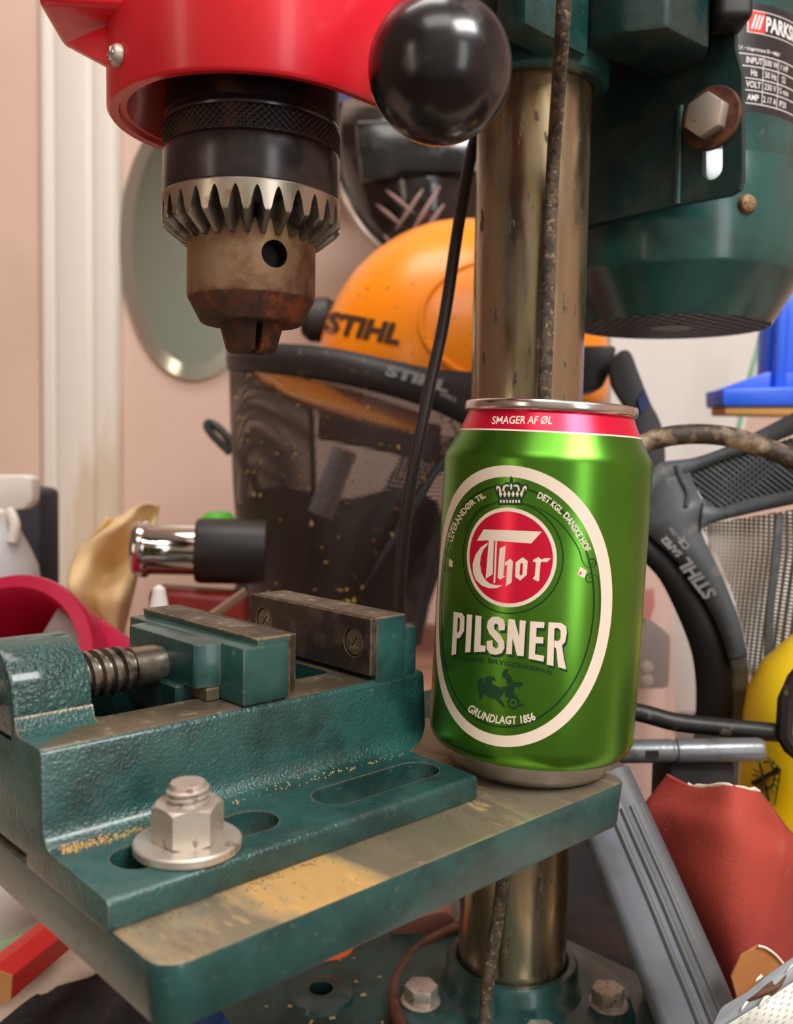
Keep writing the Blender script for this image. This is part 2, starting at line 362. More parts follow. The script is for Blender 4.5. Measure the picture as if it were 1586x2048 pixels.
# motor bracket plate (faces the chuck), with slot
XB = 262.0
pe = on_x(1480, 300, XB); pf = on_x(1360, 300, XB); pl = on_x(1170, 420, XB)
def brk(px, py): v = on_x(px, py, XB); return (v.y, v.z)
outl = [brk(1483, 150), brk(1484, 360), brk(1478, 378), brk(1458, 390), brk(1358, 409), brk(1150, 455), brk(1150, 60), brk(1468, 40), brk(1470, 100), brk(1476, 122)]
MB_ = frame(Vector((XB, 0, 0)), Vector((0, 1, 0)), ZZ, Vector((1, 0, 0)))
b = nb(); prism(b, outl, 0, 3.0, MB_)
s0 = brk(1425, 240); s1 = brk(1425, 338)
c = nb(); prism(c, [(s0[0]+4.2*math.cos(t), s0[1]+4.2*math.sin(t)) for t in [PI*k/8 for k in range(9)]]+[(s1[0]+4.2*math.cos(t), s1[1]+4.2*math.sin(t)) for t in [PI+PI*k/8 for k in range(9)]], -5, 8, MB_)
b = boolean(b, [c]); br = obj('motor_bracket', b, 'green_dark', dp)
b = nb(); r0 = on_x(1357, 320, XB-1); cyl(b, (XB-.6, r0.y, brk(1357, 408)[1]), (XB-.6, r0.y, brk(1357, 215)[1]), 1.3, 12); obj('bracket_fold', b, 'green_smooth', br)
bc = on_x(1425, 238, XB)
b = nb(); lathe(b, [(4, 0), (12.2, 0), (12.2, 1.5), (11.8, 2.0), (4, 2.0)], axis_frame(bc, (-1, 0, 0)), 40, cap=False); wsh = obj('bracket_washer', b, 'rust_washer', br)
b = nb(); M = axis_frame(bc+Vector((-2, 0, 0)), (-1, 0, 0)); prism(b, hexagon(8.6, .35), 0, 5.6, M); bev(b, .7, 2); obj('bracket_bolt', b, 'steel_zinc', br)
# motor
TM = Matrix.Translation((MO.x, MO.y, 0)); zg = 161.0
b = nb(); lathe(b, [(55.5, 224), (55.5, 330)], TM, 96); mo = obj('motor_body', b, 'green_motor', dp)
b = nb(); lathe(b, [(44.5, zg+1), (45.5, zg), (57.2, zg+20), (58.2, zg+22), (58.2, zg+66), (57.6, zg+67), (55.4, zg+67)], TM, 96, cap=False); cap_ = obj('fan_cap', b, 'green_motor', mo)
b = nb(); lathe(b, [(44.8, zg+5), (0, zg+5)], TM, 48, cap=False); obj('fan_recess', b, 'hole_dark', mo)
b = nb()
for k in range(-7, 8):
    t = k*6.2; h = math.sqrt(max(0, 45**2-t*t))
    box(b, (t-.9, -h, zg+.2), (t+.9, h, zg+2.2), TM); box(b, (-h, t-.9, zg+.1), (h, t+.9, zg+2.1), TM)
lathe(b, [(0, zg-.2), (10, zg-.2), (10, zg+2)], TM, 32, cap=False)
obj('fan_grille', b, 'grille_grey', mo)
# motor rating label, wrapped on the body
def motor_hit(px, py):
    rr = ray(px, py); R = 55.5; ox, oy = CAM.x-MO.x, CAM.y-MO.y; A = rr.x**2+rr.y**2; Bq = ox*rr.x+oy*rr.y; Cq = ox*ox+oy*oy-R*R; D = Bq*Bq-A*Cq
    t = (-Bq-math.sqrt(max(D, 0)))/A; p = CAM+rr*t; return math.atan2(p.y-MO.y, p.x-MO.x)*R, p.z
def MOT(u, v, off=.08): a = u/55.5; return Vector((MO.x+(55.5+off)*math.cos(a), MO.y+(55.5+off)*math.sin(a), v))
u0, vt = motor_hit(1495, 3); _, vb = motor_hit(1500, 222); _, vl1 = motor_hit(1496, 20); ul, vl2 = motor_hit(1496, 63)
def mrect(bm, a, v0, c, v1, off, mi=0): put(bm, bisect_u(polyfaces([[(a, v0), (c, v0), (c, v1), (a, v1)]]), 1.5), lambda u, v: MOT(u, v, off), mi)
b = nb(); mrect(b, u0-14, vb, u0+75, vt, .06); lab = obj('rating_label', b, 'label_black', mo)
b = nb(); lh = vl1-vl2
mrect(b, ul-.2, vl2-.3, ul+46, vl2, .10); mrect(b, ul-.2, vl1, ul+46, vl1+.3, .10); mrect(b, ul-.5, vl2-.3, ul-.0, vl1+.3, .10)
put(b, bisect_u(text_faces('PARKSIDE', lh*.95, .03*lh, .72, align='LEFT'), 1.2), lambda u, v: MOT(u+ul+lh*.98, v+vl2+lh*.17, .12))
for k in range(3):
    x0 = lh*(.14+.2*k); put(b, polyfaces([[(x0, lh*.16), (x0+lh*.11, lh*.16), (x0+lh*.33, lh*.84), (x0+lh*.22, lh*.84)]]), lambda u, v: MOT(u+ul, v+vl2, .14))
rows = [motor_hit(1496, y)[1] for y in (108, 132, 156, 180, 206)]
for r_ in rows: mrect(b, ul-8, r_-.18, ul+52, r_+.18, .10)
for cx in (ul+lh*.95, ul+lh*1.95): mrect(b, cx-.15, rows[-1], cx+.15, rows[0], .10)
put(b, bisect_u(text_faces('gerne E.V. • Ungerstrasse 30 • 44867', 2.2, .02, .8, align='LEFT'), 1.5), lambda u, v: MOT(u+ul-9, v+rows[0]+1.6, .12))
for i, (s_, s2, s3) in enumerate((('INPUT', '500 W', '1 HP'), ('Hz', '50 Hz', 'S2'), ('VOLT', '230 V', '15 min'), ('AMP', '2.17 A', 'IP20'))):
    for s__, cx in ((s_, ul+lh*.42), (s2, ul+lh*1.45), (s3, ul+lh*2.4)):
        put(b, bisect_u(text_faces(s__, 3.6, .06 if cx < ul+lh else .02, .8), 1.2), lambda u, v, cx=cx, i=i: MOT(u+cx, v+rows[i+1]+1.3, .12))
obj('label_print', b, 'label_white', mo)
b = nb(); mrect(b, ul, vl2, ul+lh*.94, vl1, .11); obj('label_logo', b, 'label_red', mo)
# fan cap screw
sa, sz = motor_hit(1490, 412); sa = sa/55.5-.02
b = nb(); M = axis_frame(Vector((MO.x+58*math.cos(sa), MO.y+58*math.sin(sa), sz)), (math.cos(sa), math.sin(sa), 0)); lathe(b, [(4.2, 0), (4.2, .8), (3.4, 2.2), (1.6, 3), (0, 3)], M, 20); box(b, (-2.4, -.4, 2.4), (2.4, .4, 3.15), M); box(b, (-.4, -2.4, 2.4), (.4, 2.4, 3.15), M); obj('cap_screw', b, 'rust_steel', mo)
# rubber clamp at the bracket top
b = nb(); q = on_x(1462, 2, XB-6); M = axis_frame(q, RT, UP); box(b, (-10, -8, -7), (30, 8, 6), M); bev(b, 2.5, 3); obj('rubber_stop', b, 'rubber_black', br)
def cyl_hit(px, py, c, R):
    rr = ray(px, py); ox, oy = CAM.x-c.x, CAM.y-c.y; A = rr.x**2+rr.y**2; Bq = ox*rr.x+oy*rr.y; D = Bq*Bq-A*(ox*ox+oy*oy-R*R); return CAM+rr*((-Bq-math.sqrt(max(D, 0)))/A)
# ---- red quill cover (hollow U-shaped shell)
zc = 195.0
def ushape(R, x1, n=40):
    pts = [(x1, -R)]+[(R*math.cos(t), R*math.sin(t)) for t in [-PI/2-PI*k/n for k in range(n+1)]]+[(x1*.12, R)]
    return pts
TC = Matrix.Translation((CH.x, CH.y, 0)) @ Matrix.Rotation(.05, 4, 'Z')
b = nb(); B_ = b
levels = [(35.2, zc+6), (36.2, zc+1.2), (37.9, zc+1.0), (38.4, zc), (40.9, zc-.2), (41.7, zc+.8), (42.0, zc+40), (42.4, 330)]
quadgrid(b, [[TC @ Vector((x, y, z)) for x, y in ushape(R, 50)] for R, z in [(35.0, 330)]+levels])
rc = obj('quill_cover', b, 'red_plastic', dp, sharp=40)
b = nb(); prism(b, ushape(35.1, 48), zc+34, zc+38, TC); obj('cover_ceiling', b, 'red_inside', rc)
# side boss, gusset and screw on the cover
dirL = (-HR*.98-HF*.1).normalized()
o1 = P(338, -6, 262); Mb = frame(o1, -dirL, HF*.98-HR*.1, ZZ)
b = nb(); prism(b, rrect(-33, -13, 16, 20, 5), -9, 60, Mb); bev(b, 2.2, 3); obj('cover_boss', b, 'red_plastic', rc)
b = nb(); Mg = frame(P(270, 60, 258), -dirL, HF, ZZ)
prism(b, [(-17, -4), (4, 6.5), (16, -1), (4, -14)], -2.5, 2.5, frame(P(262, 70, 262), -dirL, ZZ, -HF)); bev(b, .8, 2); obj('cover_gusset', b, 'red_plastic', rc)
sp = cyl_hit(238, 112, CH, 41.8); sd = (sp-Vector((CH.x, CH.y, sp.z))).normalized()
b = nb(); M = axis_frame(sp, sd); lathe(b, [(3.0, 0), (3.0, 1), (2.3, 2.1), (1, 2.6), (0, 2.6)], M, 20); box(b, (-1.8, -.3, 2.0), (1.8, .3, 2.75), M); box(b, (-.3, -1.8, 2.0), (.3, 1.8, 2.75), M); obj('cover_screw', b, 'steel_zinc', rc)
# ---- chuck
TH = Matrix.Translation((CH.x, CH.y, 0)); z0 = 0.0
b = nb(); lathe(b, [(25.4, 236), (25.4, 195), (25.9, 193.4), (25.6, 192.6), (25.6, 186), (25.9, 185.6), (26.1, 184.8), (26.1, 173.2), (25.8, 172.6), (22, 172.6)], TH, 96, cap=False); cs = obj('chuck_sleeve', b, 'black_oxide', dp, label='blackened smooth chuck sleeve')
b = nb(); lathe(b, [(25.55, 236), (25.55, 195.2), (25.2, 195)], TH, 72, cap=False); obj('sleeve_top', b, 'black_rust', cs)
rowsk = []; NK = 720
for i in range(25):
    z = 185.9+(6.8*i/24); rw = []
    for k in range(NK):
        th = 2*PI*k/NK; s1 = (th*26*.85+(z-186)*.95)*2*PI/1.75; s2 = (th*26*.85-(z-186)*.95)*2*PI/1.75
        h = min(abs(math.sin(s1/2)), abs(math.sin(s2/2))); e = min(1, min(i, 24-i)/2)
        rw.append(TH @ Vector(((25.72+.42*h*e)*math.cos(th), (25.72+.42*h*e)*math.sin(th), z)))
    rowsk.append(rw)
b = nb(); quadgrid(b, rowsk, closed_u=True); obj('knurled_band', b, 'black_rust', cs, sharp=180)
NT = 28; NS = 16; rows_ = []
def notch(k):
    t = (k % NS)/NS; return max(0.0, 1-(abs(t-.5)/.34)**1.7)
prof = [(22, 172.6, 0, 0), (26.15, 172.6, 0, 0), (26.35, 172.2, 0, 0), (26.35, 164.4, 0, 6.4), (26.2, 164.0, 2.8, 5.6), (20.4, 159.4, 2.2, 3.4), (18.8, 159.2, .6, 3.0), (18.6, 163, 0, 0)]
for r_, z_, dr, dz in prof:
    rows_.append([TH @ Vector(((r_-dr*notch(k))*math.cos(2*PI*(k+.5)/(NT*NS)), (r_-dr*notch(k))*math.sin(2*PI*(k+.5)/(NT*NS)), z_+dz*notch(k))) for k in range(NT*NS)])
b = nb(); quadgrid(b, rows_, closed_u=True)
for f in b.faces: f.material_index = 0 if f.calc_center_median().z > 164.6 and (f.calc_center_median()-Vector((CH.x, CH.y, f.calc_center_median().z))).length > 26.0 else 1
obj('gear_ring', b, ['steel_bright', 'steel_teeth'], cs, sharp=25)
b = nb(); lathe(b, [(0, 172), (18.7, 172), (19.1, 160), (19.15, 144.6), (18.9, 143.6), (18.6, 143), (15.2, 136.6), (14.4, 136.1), (0, 136.1)], TH, 96)
kd = P(558, 505, 262); kd = (kd-Vector((CH.x, CH.y, kd.z))); kz = P(558, 505, 263).z; kd.z = 0; kd.normalize()
c = nb(); cyl(c, Vector((CH.x, CH.y, kz))+kd*12.5, Vector((CH.x, CH.y, kz))+kd*26, 3.9, 28)
b = boolean(b, [c])
for f in b.faces:
    v = f.calc_center_median(); rr = math.hypot(v.x-CH.x, v.y-CH.y); f.material_index = 2 if (rr < 18.2 and v.z > 150 and v.z < 168) else (1 if v.z < 143.8 else 0)
cb = obj('chuck_body', b, ['rust_steel', 'rust_deep', 'hole_dark'], dp, sharp=30, label='rusty lower chuck body with key hole')
vd = math.atan2(CAM.y-CH.y, CAM.x-CH.x)
for k in range(3):
    a = vd+.28+PI/3+k*2*PI/3; b = nb(); M = TH @ Matrix.Rotation(a, 4, 'Z')
    prof_ = []
    rowsj = []
    for z_, r_ in ((140, 9.9), (136, 9.6), (129, 7.7), (127.8, 7.0)):
        rowsj.append([M @ Vector((r_*math.cos(t), r_*math.sin(t), z_)) for t in [math.radians(q_) for q_ in (-54, -36, -18, 0, 18, 36, 54)]]+[M @ Vector((1.4, .9, z_)), M @ Vector((1.4, -.9, z_))])
    quadgrid(b, rowsj, closed_u=True); B2 = b; B2.verts.ensure_lookup_table(); B2.faces.new([B2.verts[-9+i] for i in range(9)]); bev(b, .35, 1, 40); obj('chuck_jaw', b, 'rust_deep', cb)
# ---- feed lever
kn = P(880, 139, 232); KR = 144/FPX*232
ld_ = (HF*.75+ZZ*1.05+HR*.04).normalized()
b = nb(); lathe(b, [(0, -KR)]+[(KR*math.sin(t), -KR*math.cos(t)) for t in [PI*k/32 for k in range(1, 29)]]+[(KR*.36, KR*.93), (KR*.34, KR*1.1), (0, KR*1.1)], axis_frame(kn, ld_), 64); kb = obj('lever_knob', b, 'knob_black', dp, label='round black plastic ball knob')
b = nb(); cyl(b, kn+ld_*KR*.9, kn+ld_*130, 5, 24); obj('lever_rod', b, 'steel_screw', dp)
# ================================================================ VISE
vs = root('machine_vise', (60, 83, 0), 'dark green cast iron machine vise bolted on the drill table', 'vise')
YC = 83.0
prof = [(19.6, 0), (19.4, 1), (19.4, 6.0), (20.4, 7.0), (46, 7.6)]
prof += [(51.2-5.0*math.cos(t)+.0, 12.6-5.0*math.sin(t)) for t in []]
fil = [(46.5+4.7*math.sin(t), 7.6+5.4*(1-math.cos(t))) for t in [PI/2*k/6 for k in range(1, 7)]]
prof += fil+[(51.6, 28.6), (52.4, 29.8), (54, 30)]
full = prof+[(2*YC-y, z) for y, z in reversed(prof)]
MX = frame(Vector((0, 0, 0)), Vector((0, 1, 0)), ZZ, Vector((1, 0, 0)))
b = nb(); prism(b, full, -1.2, 121.5, MX)
B = b
for v in B.verts:                                   # right end of the casting: flange ends earlier than the body
    if v.co.x > 100 and v.co.z < 7.8 and not (50 < v.co.y < 116): v.co.x = 111.5 if v.co.y < 46.2 or v.co.y > 119.8 else v.co.x
    if v.co.x > 100 and 7.4 < v.co.z < 13.2: v.co.x = 111.5+10*min(1, max(0, (abs(v.co.y-YC) < 37.0)*(37.0-abs(v.co.y-YC))/5.2))
bev(b, .8, 2, 40)
cut = []
for (xa, xb) in ((7, 50.5), (64, 107.5)):
    for yy in (33.6, 2*YC-33.6):
        c = nb(); r = 6.3; prism(c, [(xb-r+r*math.cos(t), yy+r*math.sin(t)) for t in [-PI/2+PI*k/12 for k in range(13)]]+[(xa+r+r*math.cos(t), yy+r*math.sin(t)) for t in [PI/2+PI*k/12 for k in range(13)]], -5, 20); cut.append(c)
c = nb(); prism(c, rrect(19.5, 68, 97, 98, 3), 4, 60); cut.append(c)
c = nb(); box(c, (-20, 60, -3), (14, 106, 3.4)); cut.append(c)          # relief under the left end
b = boolean(b, cut)
for f in b.faces:
    v = f.calc_center_median(); f.material_index = 1 if (f.normal.z > .95 and v.z > 29.7 and v.x > 24) else 0
vb_ = obj('vise_body', b, ['green_cast', 'steel_bed'], vs, sharp=32)
# screw post
pp = [(67.4, 27), (67.8, 37), (69.2, 42), (72.2, 46), (76.5, 48.8), (81, 50), (85, 50), (89.5, 48.8), (93.8, 46), (96.8, 42), (98.2, 37), (98.6, 27)]
b = nb(); prism(b, pp, -1.2, 19, MX); bev(b, 1.2, 2, 40); obj('screw_post', b, 'green_hammered', vb_)
for sgn in (-1, 1):
    b = nb(); y0 = YC+sgn*15.8; prism(b, [(y0, 29.4), (y0+sgn*4, 29.6), (y0+sgn*1.2, 31), (y0, 34)], -1, 18.6, MX)
    obj('post_fillet', b, 'green_cast', vb_)
# fixed jaw block
b = nb(); prism(b, [(101.2, 51.8), (113.4, 51.8), (113.4, 114.2), (101.2, 114.2)], 28, 48.6); bev(b, .6, 2); obj('fixed_jaw', b, 'green_smooth', vb_)
b = nb(); prism(b, [(112, 52.2), (118, 52.2), (120, 54), (120, 112), (118, 113.8), (112, 113.8)], 28, 44.6); bev(b, 1.2, 2); obj('fixed_jaw_back', b, 'green_smooth', vb_)
b = nb(); box(b, (101.3, 52.1, 48.3), (113.1, 113.9, 48.85)); bev(b, .2, 1); obj('jaw_top', b, 'steel_jaw', vb_)
b = nb(); box(b, (98.6, 51.7, 31.6), (101.3, 114.3, 48.9))
cc = []
scr = [on_x(706, 1278, 98.6), on_x(537, 1238, 98.6)]
scr[1].y = 2*YC-scr[0].y if abs(scr[1].y-(2*YC-scr[0].y)) < 4 else scr[1].y
for s_ in scr:
    s_.z = 40.6; c = nb(); cyl(c, (96, s_.y, s_.z), (100.4, s_.y, s_.z), 4.4, 32); cc.append(c)
bev(b, .3, 1); b = boolean(b, cc); jp = obj('jaw_plate', b, 'steel_jaw_face', vs, sharp=30, label='scratched dark steel plate on the fixed jaw')
for s_ in scr:
    b = nb(); lathe(b, [(0, 0), (4.1, 0), (4.1, 1.2), (3.8, 1.5), (0, 1.55)], axis_frame((100.5, s_.y, s_.z), (-1, 0, 0)), 32)
    c = nb(); M = axis_frame((100.5, s_.y, s_.z), (-1, 0, 0), (0, .8, .6)); box(c, (-2.2, -.42, .7), (2.2, .42, 3), M); c2 = nb(); box(c2, (-.42, -2.2, .7), (.42, 2.2, 3), M)
    b = boolean(b, [c, c2]); obj('plate_screw', b, 'steel_jaw', jp, sharp=30)
# moving jaw
b = nb(); prism(b, [(53.2, 51.6), (68.4, 51.6), (68.4, 114.4), (53.2, 114.4)], 30.2, 46.0); bev(b, .9, 2)
b2 = nb(); prism(b2, [(46.2, 65), (47, 64.2), (52, 63.2), (54.5, 62), (56, 62), (56, 104), (54.5, 104), (52, 102.8), (47, 101.8), (46.2, 101)], 33.6, 45.9); bev(b2, .8, 2, 40); join(b, b2)
b2 = nb(); box(b2, (58, 51.9, 45), (68.4, 114.1, 47.6)); bev(b2, .4, 2); join(b, b2)
mj = obj('moving_jaw', b, 'green_smooth', vs)
b = nb(); box(b, (57.9, 51.8, 47.2), (68.6, 114.2, 48.0)); bev(b, .2, 1); obj('jaw_top', b, 'steel_jaw', mj)
b = nb(); box(b, (68.2, 51.7, 31.4), (70.8, 114.3, 48.0)); bev(b, .3, 1); obj('jaw_plate', b, 'steel_jaw_face', vs, label='steel plate on the moving jaw')
b = nb(); box(b, (44, 70, 24), (66, 96, 34)); bev(b, .8, 1); obj('jaw_guide', b, 'green_dark', mj)
b = nb(); box(b, (49, 62.5, 30.05), (53.2, 103.5, 33.7)); bev(b, .4, 1); obj('jaw_shim', b, 'steel_bed', mj)
# lead screw with thread
ZS = 37.6
b = nb(); MS = axis_frame((0, YC, ZS), (1, 0, 0)); lathe(b, [(4.9, -14), (4.9, 36.8), (5.6, 37), (5.6, 47)], MS, 40); ls = obj('lead_screw', b, 'steel_screw', vs)
b = nb(); rowsT = []; seg = 36; pitch = 3.2; turns = 6; xs = 16.6
for i in range(turns*seg+1):
    a = 2*PI*i/seg; x = xs+pitch*i/seg
    rowsT.append([Vector((x+dx, YC+r*math.cos(a), ZS+r*math.sin(a))) for dx, r in ((-1.0, 4.9), (-.6, 6.4), (.6, 6.4), (1.0, 4.9))])
quadgrid(b, rowsT); obj('screw_thread', b, 'steel_screw', ls, sharp=30)
b = nb(); lathe(b, [(0, -30), (9, -30), (9.5, -29), (9.5, -17), (8, -14), (5.2, -14)], MS, 32); obj('screw_head', b, 'steel_screw', ls)
# ================================================================ CLAMP BOLT
BC = Vector((24.2, 31.0, 0))
cbolt = root('clamp_bolt', (BC.x, BC.y, 7), 'zinc hex nut on a threaded bolt with round washer holding the vise flange', 'bolt')
TB = Matrix.Translation(BC)
b = nb(); lathe(b, [(5.5, 7.1), (12.0, 7.1), (12.3, 7.5), (12.3, 9.0), (11.9, 9.4), (5.5, 9.4)], TB, 64, cap=False); obj('washer', b, 'steel_zinc', cbolt)
b = nb(); prism(b, hexagon(8.2, .62), 9.4, 18.0, TB)
c = nb(); lathe(c, [(6.9, 9.0), (9.0, 10.6), (9.0, 16.6), (6.9, 18.2)], TB, 48); b = boolean(b, [c], 'INTERSECT'); obj('nut', b, 'steel_zinc', cbolt, sharp=25)
b = nb(); rowsT = []; seg = 32; pitch = 1.4
lathe(b, [(4.2, -14), (4.2, 22.0), (3.9, 22.6), (0, 22.6)], TB, 40)
for i in range(int(4.35*seg)+1):
    a = 2*PI*i/seg; z = 15.8+pitch*i/seg
    rowsT.append([BC+Vector((r*math.cos(a), r*math.sin(a), z+dz)) for dz, r in ((-.66, 4.15), (-.14, 4.9), (.14, 4.9), (.66, 4.15))])
quadgrid(b, rowsT); obj('threaded_shank', b, 'steel_zinc', cbolt, sharp=30)
# ================================================================ BEER CAN
DL = 0.036
def depth_z0(px, d):
    lo, hi = 900, 2200
    for _ in range(60):
        m = (lo+hi)/2
        if P(px, m, d).z > 0: lo = m
        else: hi = m
    return P(px, lo, d)
CS, CSZ = 0.968, 0.984
CO = depth_z0(1056, 298); CO.z = 24*math.sin(DL)
CX = HR*math.cos(DL)-ZZ*math.sin(DL); CZ = ZZ*math.cos(DL)+HR*math.sin(DL); CY = -HF
MC = frame(CO, CX, CY*-1, CZ) @ Matrix.Diagonal((CS, CS, CSZ, 1))       # x right, y away from the viewer, z up
CPROF = [(33.1, 13), (33.1, 97), (32.75, 98.6), (31.9, 100.2), (28.9, 105.6), (27.4, 109), (26.2, 111.8), (25.9, 115)]
def can_r(z):
    if z <= 13: return 33.1
    for (r0, za), (r1, zb) in zip(CPROF, CPROF[1:]):
        if z <= zb: return r0+(r1-r0)*(z-za)/(zb-za)
    return 26
def can_hit(px, py, off=.05):
    d = ray(px, py); o = CAM-CO; ox, oy, oz = o.dot(CX)/CS, -o.dot(CY)/CS, o.dot(CZ)/CSZ; dx, dy, dz = d.dot(CX)/CS, -d.dot(CY)/CS, d.dot(CZ)/CSZ; z = 60
    for _ in range(12):
        R = can_r(z); A = dx*dx+dy*dy; Bq = ox*dx+oy*dy; Cq = ox*ox+oy*oy-R*R; D = max(Bq*Bq-A*Cq, 0); t = (-Bq-math.sqrt(D))/A; z = oz+dz*t
    return math.atan2(ox+dx*t, -(oy+dy*t)), z
def CANP(a, z, off=.05): R = can_r(z)+off; return MC @ Vector((R*math.sin(a), -R*math.cos(a), z))
def CPX(px, py, off=.05): a, z = can_hit(px, py); return CANP(a, z, off)
can = root('beer_can', (CO.x, CO.y, 0), 'green and red aluminium beer can leaning on the table corner', 'can')
b = nb(); lathe(b, [(31.2, 7.6), (32.2, 8.8), (32.9, 10.8), (33.1, 13), (33.1, 97), (32.75, 98.6), (31.9, 100.2), (28.9, 105.6)], MC, 128, cap=False); cbod = obj('can_body', b, 'can_green', can, sharp=60)
b = nb(); lathe(b, [(0, 9.5), (12, 8), (19, 4.5), (22.4, 1.2), (23.2, .3), (24, 0), (24.9, .4), (26.2, 2.2), (28.4, 4.8), (31.2, 7.6)], MC, 96, cap=False); obj('can_base', b, 'aluminium_dull', can, sharp=60)
b = nb(); lathe(b, [(28.9, 105.55), (28.65, 106.05)], MC, 96, cap=False); obj('white_line', b, 'can_cream', cbod)
b = nb(); lathe(b, [(28.65, 106.05), (27.4, 109), (26.5, 111.2), (26.2, 111.9)], MC, 96, cap=False); nk = obj('neck_band', b, 'can_red', can, sharp=60)
b = nb(); lathe(b, [(26.2, 111.8), (27.1, 112.0), (27.5, 112.6), (27.5, 114.4), (27.1, 115.1), (26.4, 115.2), (25.8, 114.6), (25.2, 111), (24.2, 109.6), (23, 110.8), (0, 110.8)], MC, 96, cap=False); rim = obj('can_lid', b, 'aluminium', can, sharp=60)
b = nb(); lathe(b, [(0, 0), (7.5, 0), (8, .5), (7.5, 1.4), (0, 1.4)], MC @ Matrix.Translation((9, 3, 114.4)) @ Matrix.Rotation(.05, 4, 'Y'), 32); cyl(b, MC @ Vector((9, 3, 110)), MC @ Vector((9, 3, 114.6)), 3, 16); obj('pull_tab', b, 'aluminium', rim)
def A7(x, y): return (860+x*.2522, 900+y*.2522)
def B8(x, y): return (860+x*.2522, 1200+y*.2522)
def bis_px(bb, step=5.0): return bisect_u(bb, step)
def decal(name, polys, m, mp=None, off=.05, parent=None, shift=(0, 0)):
    bm = nb()
    for poly in polys:
        pts = [(mp(x+shift[0], y+shift[1]) if mp else (x, y)) for x, y in poly]
        put(bm, bis_px(polyfaces([pts])), lambda x, y: CPX(x, y, off))
    return obj(name, bm, m, parent or cbod, sharp=180)
def path_text(bm, s, path, h, off, bold=0.0, sx=None, flat_h=None, shear=0.0):
    """letters set along a baseline drawn on the can"""
    pts = cr([(x, y, 0) for x, y in path], 10); L = [0]
    for p, q in zip(pts, pts[1:]): L.append(L[-1]+(q-p).length)
    t = text_faces(s, 1.0, bold, 1.0, shear, 'LEFT'); xs = [v.co.x for v in t.verts]; w = max(xs)-min(xs); x0 = min(xs)
    cap = .72; k = L[-1]/w
    for v in t.verts: v.co.x = (v.co.x-x0)*k; v.co.y = v.co.y*h/cap
    bisect_u(t, 5.0)
    def fn(u, v):
        u = max(0, min(L[-1]-1e-6, u)); i = 0
        while i < len(L)-2 and L[i+1] < u: i += 1
        f = (u-L[i])/(L[i+1]-L[i]); p = pts[i].lerp(pts[i+1], f)
        j0 = max(0, i-3); j1 = min(len(pts)-1, i+4); d = (pts[j1]-pts[j0]).normalized(); n = Vector((d.y, -d.x, 0))
        q = p+n*v; return CPX(q.x, q.y, off)
    put(bm, t, fn)
# big cream oval and inner line: true ellipses on the can wall
at, zt = can_hit(*A7(640, 122)); ar, zr = can_hit(*A7(1450, 1150)); ab, zb = can_hit(*B8(640, 1178))
uc = (can_hit(904, 1010.8)[0]+can_hit(1177.3, 1010.8)[0])/2; zc_ = (zt+zb)/2; hw = ar-uc; hz = (zt-zb)/2
def oval(name, wo, ho, wi, hi_, m, off, n=160):
    bm = nb(); rows = []
    for (ww, hh) in [(wo+(wi-wo)*q/6, ho+(hi_-ho)*q/6) for q in range(7)]: rows.append([CANP(uc+ww*math.cos(2*PI*k/n), zc_+hh*math.sin(2*PI*k/n), off) for k in range(n)])
    quadgrid(bm, rows, closed_u=True); return obj(name, bm, m, cbod, sharp=180)
oval('label_oval', hw, hz, hw-4.2/33.1, hz-3.3, 'can_cream', .06)
oval('oval_line', hw-6.4/33.1, hz-5.6, hw-6.9/33.1, hz-6.1, 'can_emboss', .05)
# red disc
al, _ = can_hit(*A7(287, 850)); ar2, _ = can_hit(*A7(1015, 850)); ac, z1 = can_hit(*A7(645, 458)); _, z2 = can_hit(*A7(635, 1250)); dc = (al+ar2)/2; dz_ = (z1+z2)/2; dr = (z1-z2)/2
def disc(name, r0, r1, m, off, n=96):
    bm = nb(); rows = [[CANP(dc+r*math.cos(2*PI*k/n)/33.1, dz_+r*math.sin(2*PI*k/n), off) for k in range(n)] for r in [r0+(r1-r0)*i/14 for i in range(15)]]
    quadgrid(bm, rows, closed_u=True); return obj(name, bm, m, cbod, sharp=180)
disc('disc_border', dr, dr-1.1, 'can_cream', .06); disc('red_disc', dr-1.05, .01, 'can_red', .055); disc('disc_line', dr+2.0, dr+1.6, 'can_emboss', .05)
thor = [[(427, 629), (887, 647), (803, 741), (470, 716), (372, 720)], [(468, 712), (508, 715), (498, 985), (442, 1022)], [(520, 722), (533, 722), (518, 1052), (504, 1058)],
 [(460, 733), (405, 770), (362, 830), (340, 900), (342, 970), (365, 1030), (410, 1075), (470, 1097), (530, 1095), (575, 1073), (520, 1072), (470, 1056), (432, 1020), (408, 970), (398, 900), (405, 840), (425, 790), (458, 752)],
 [(553, 780), (602, 757), (588, 930), (582, 996), (598, 1002), (556, 1028), (537, 1012)], [(596, 892), (636, 862), (658, 882), (648, 1050), (600, 1082), (605, 1050), (612, 908), (594, 918)],
 [(680, 890), (735, 850), (728, 893), (716, 905), (710, 985), (722, 998), (715, 1035), (675, 1005)], [(735, 850), (775, 880), (768, 990), (715, 1035), (722, 998), (733, 985), (738, 905), (728, 893)],
 [(818, 872), (860, 848), (880, 866), (868, 985), (866, 1036), (855, 1043), (815, 1020), (832, 995), (840, 892), (816, 882)], [(876, 872), (912, 858), (960, 857), (930, 888), (892, 886), (875, 892)]]
decal('name_lettering', thor, 'can_cream', A7, .09)
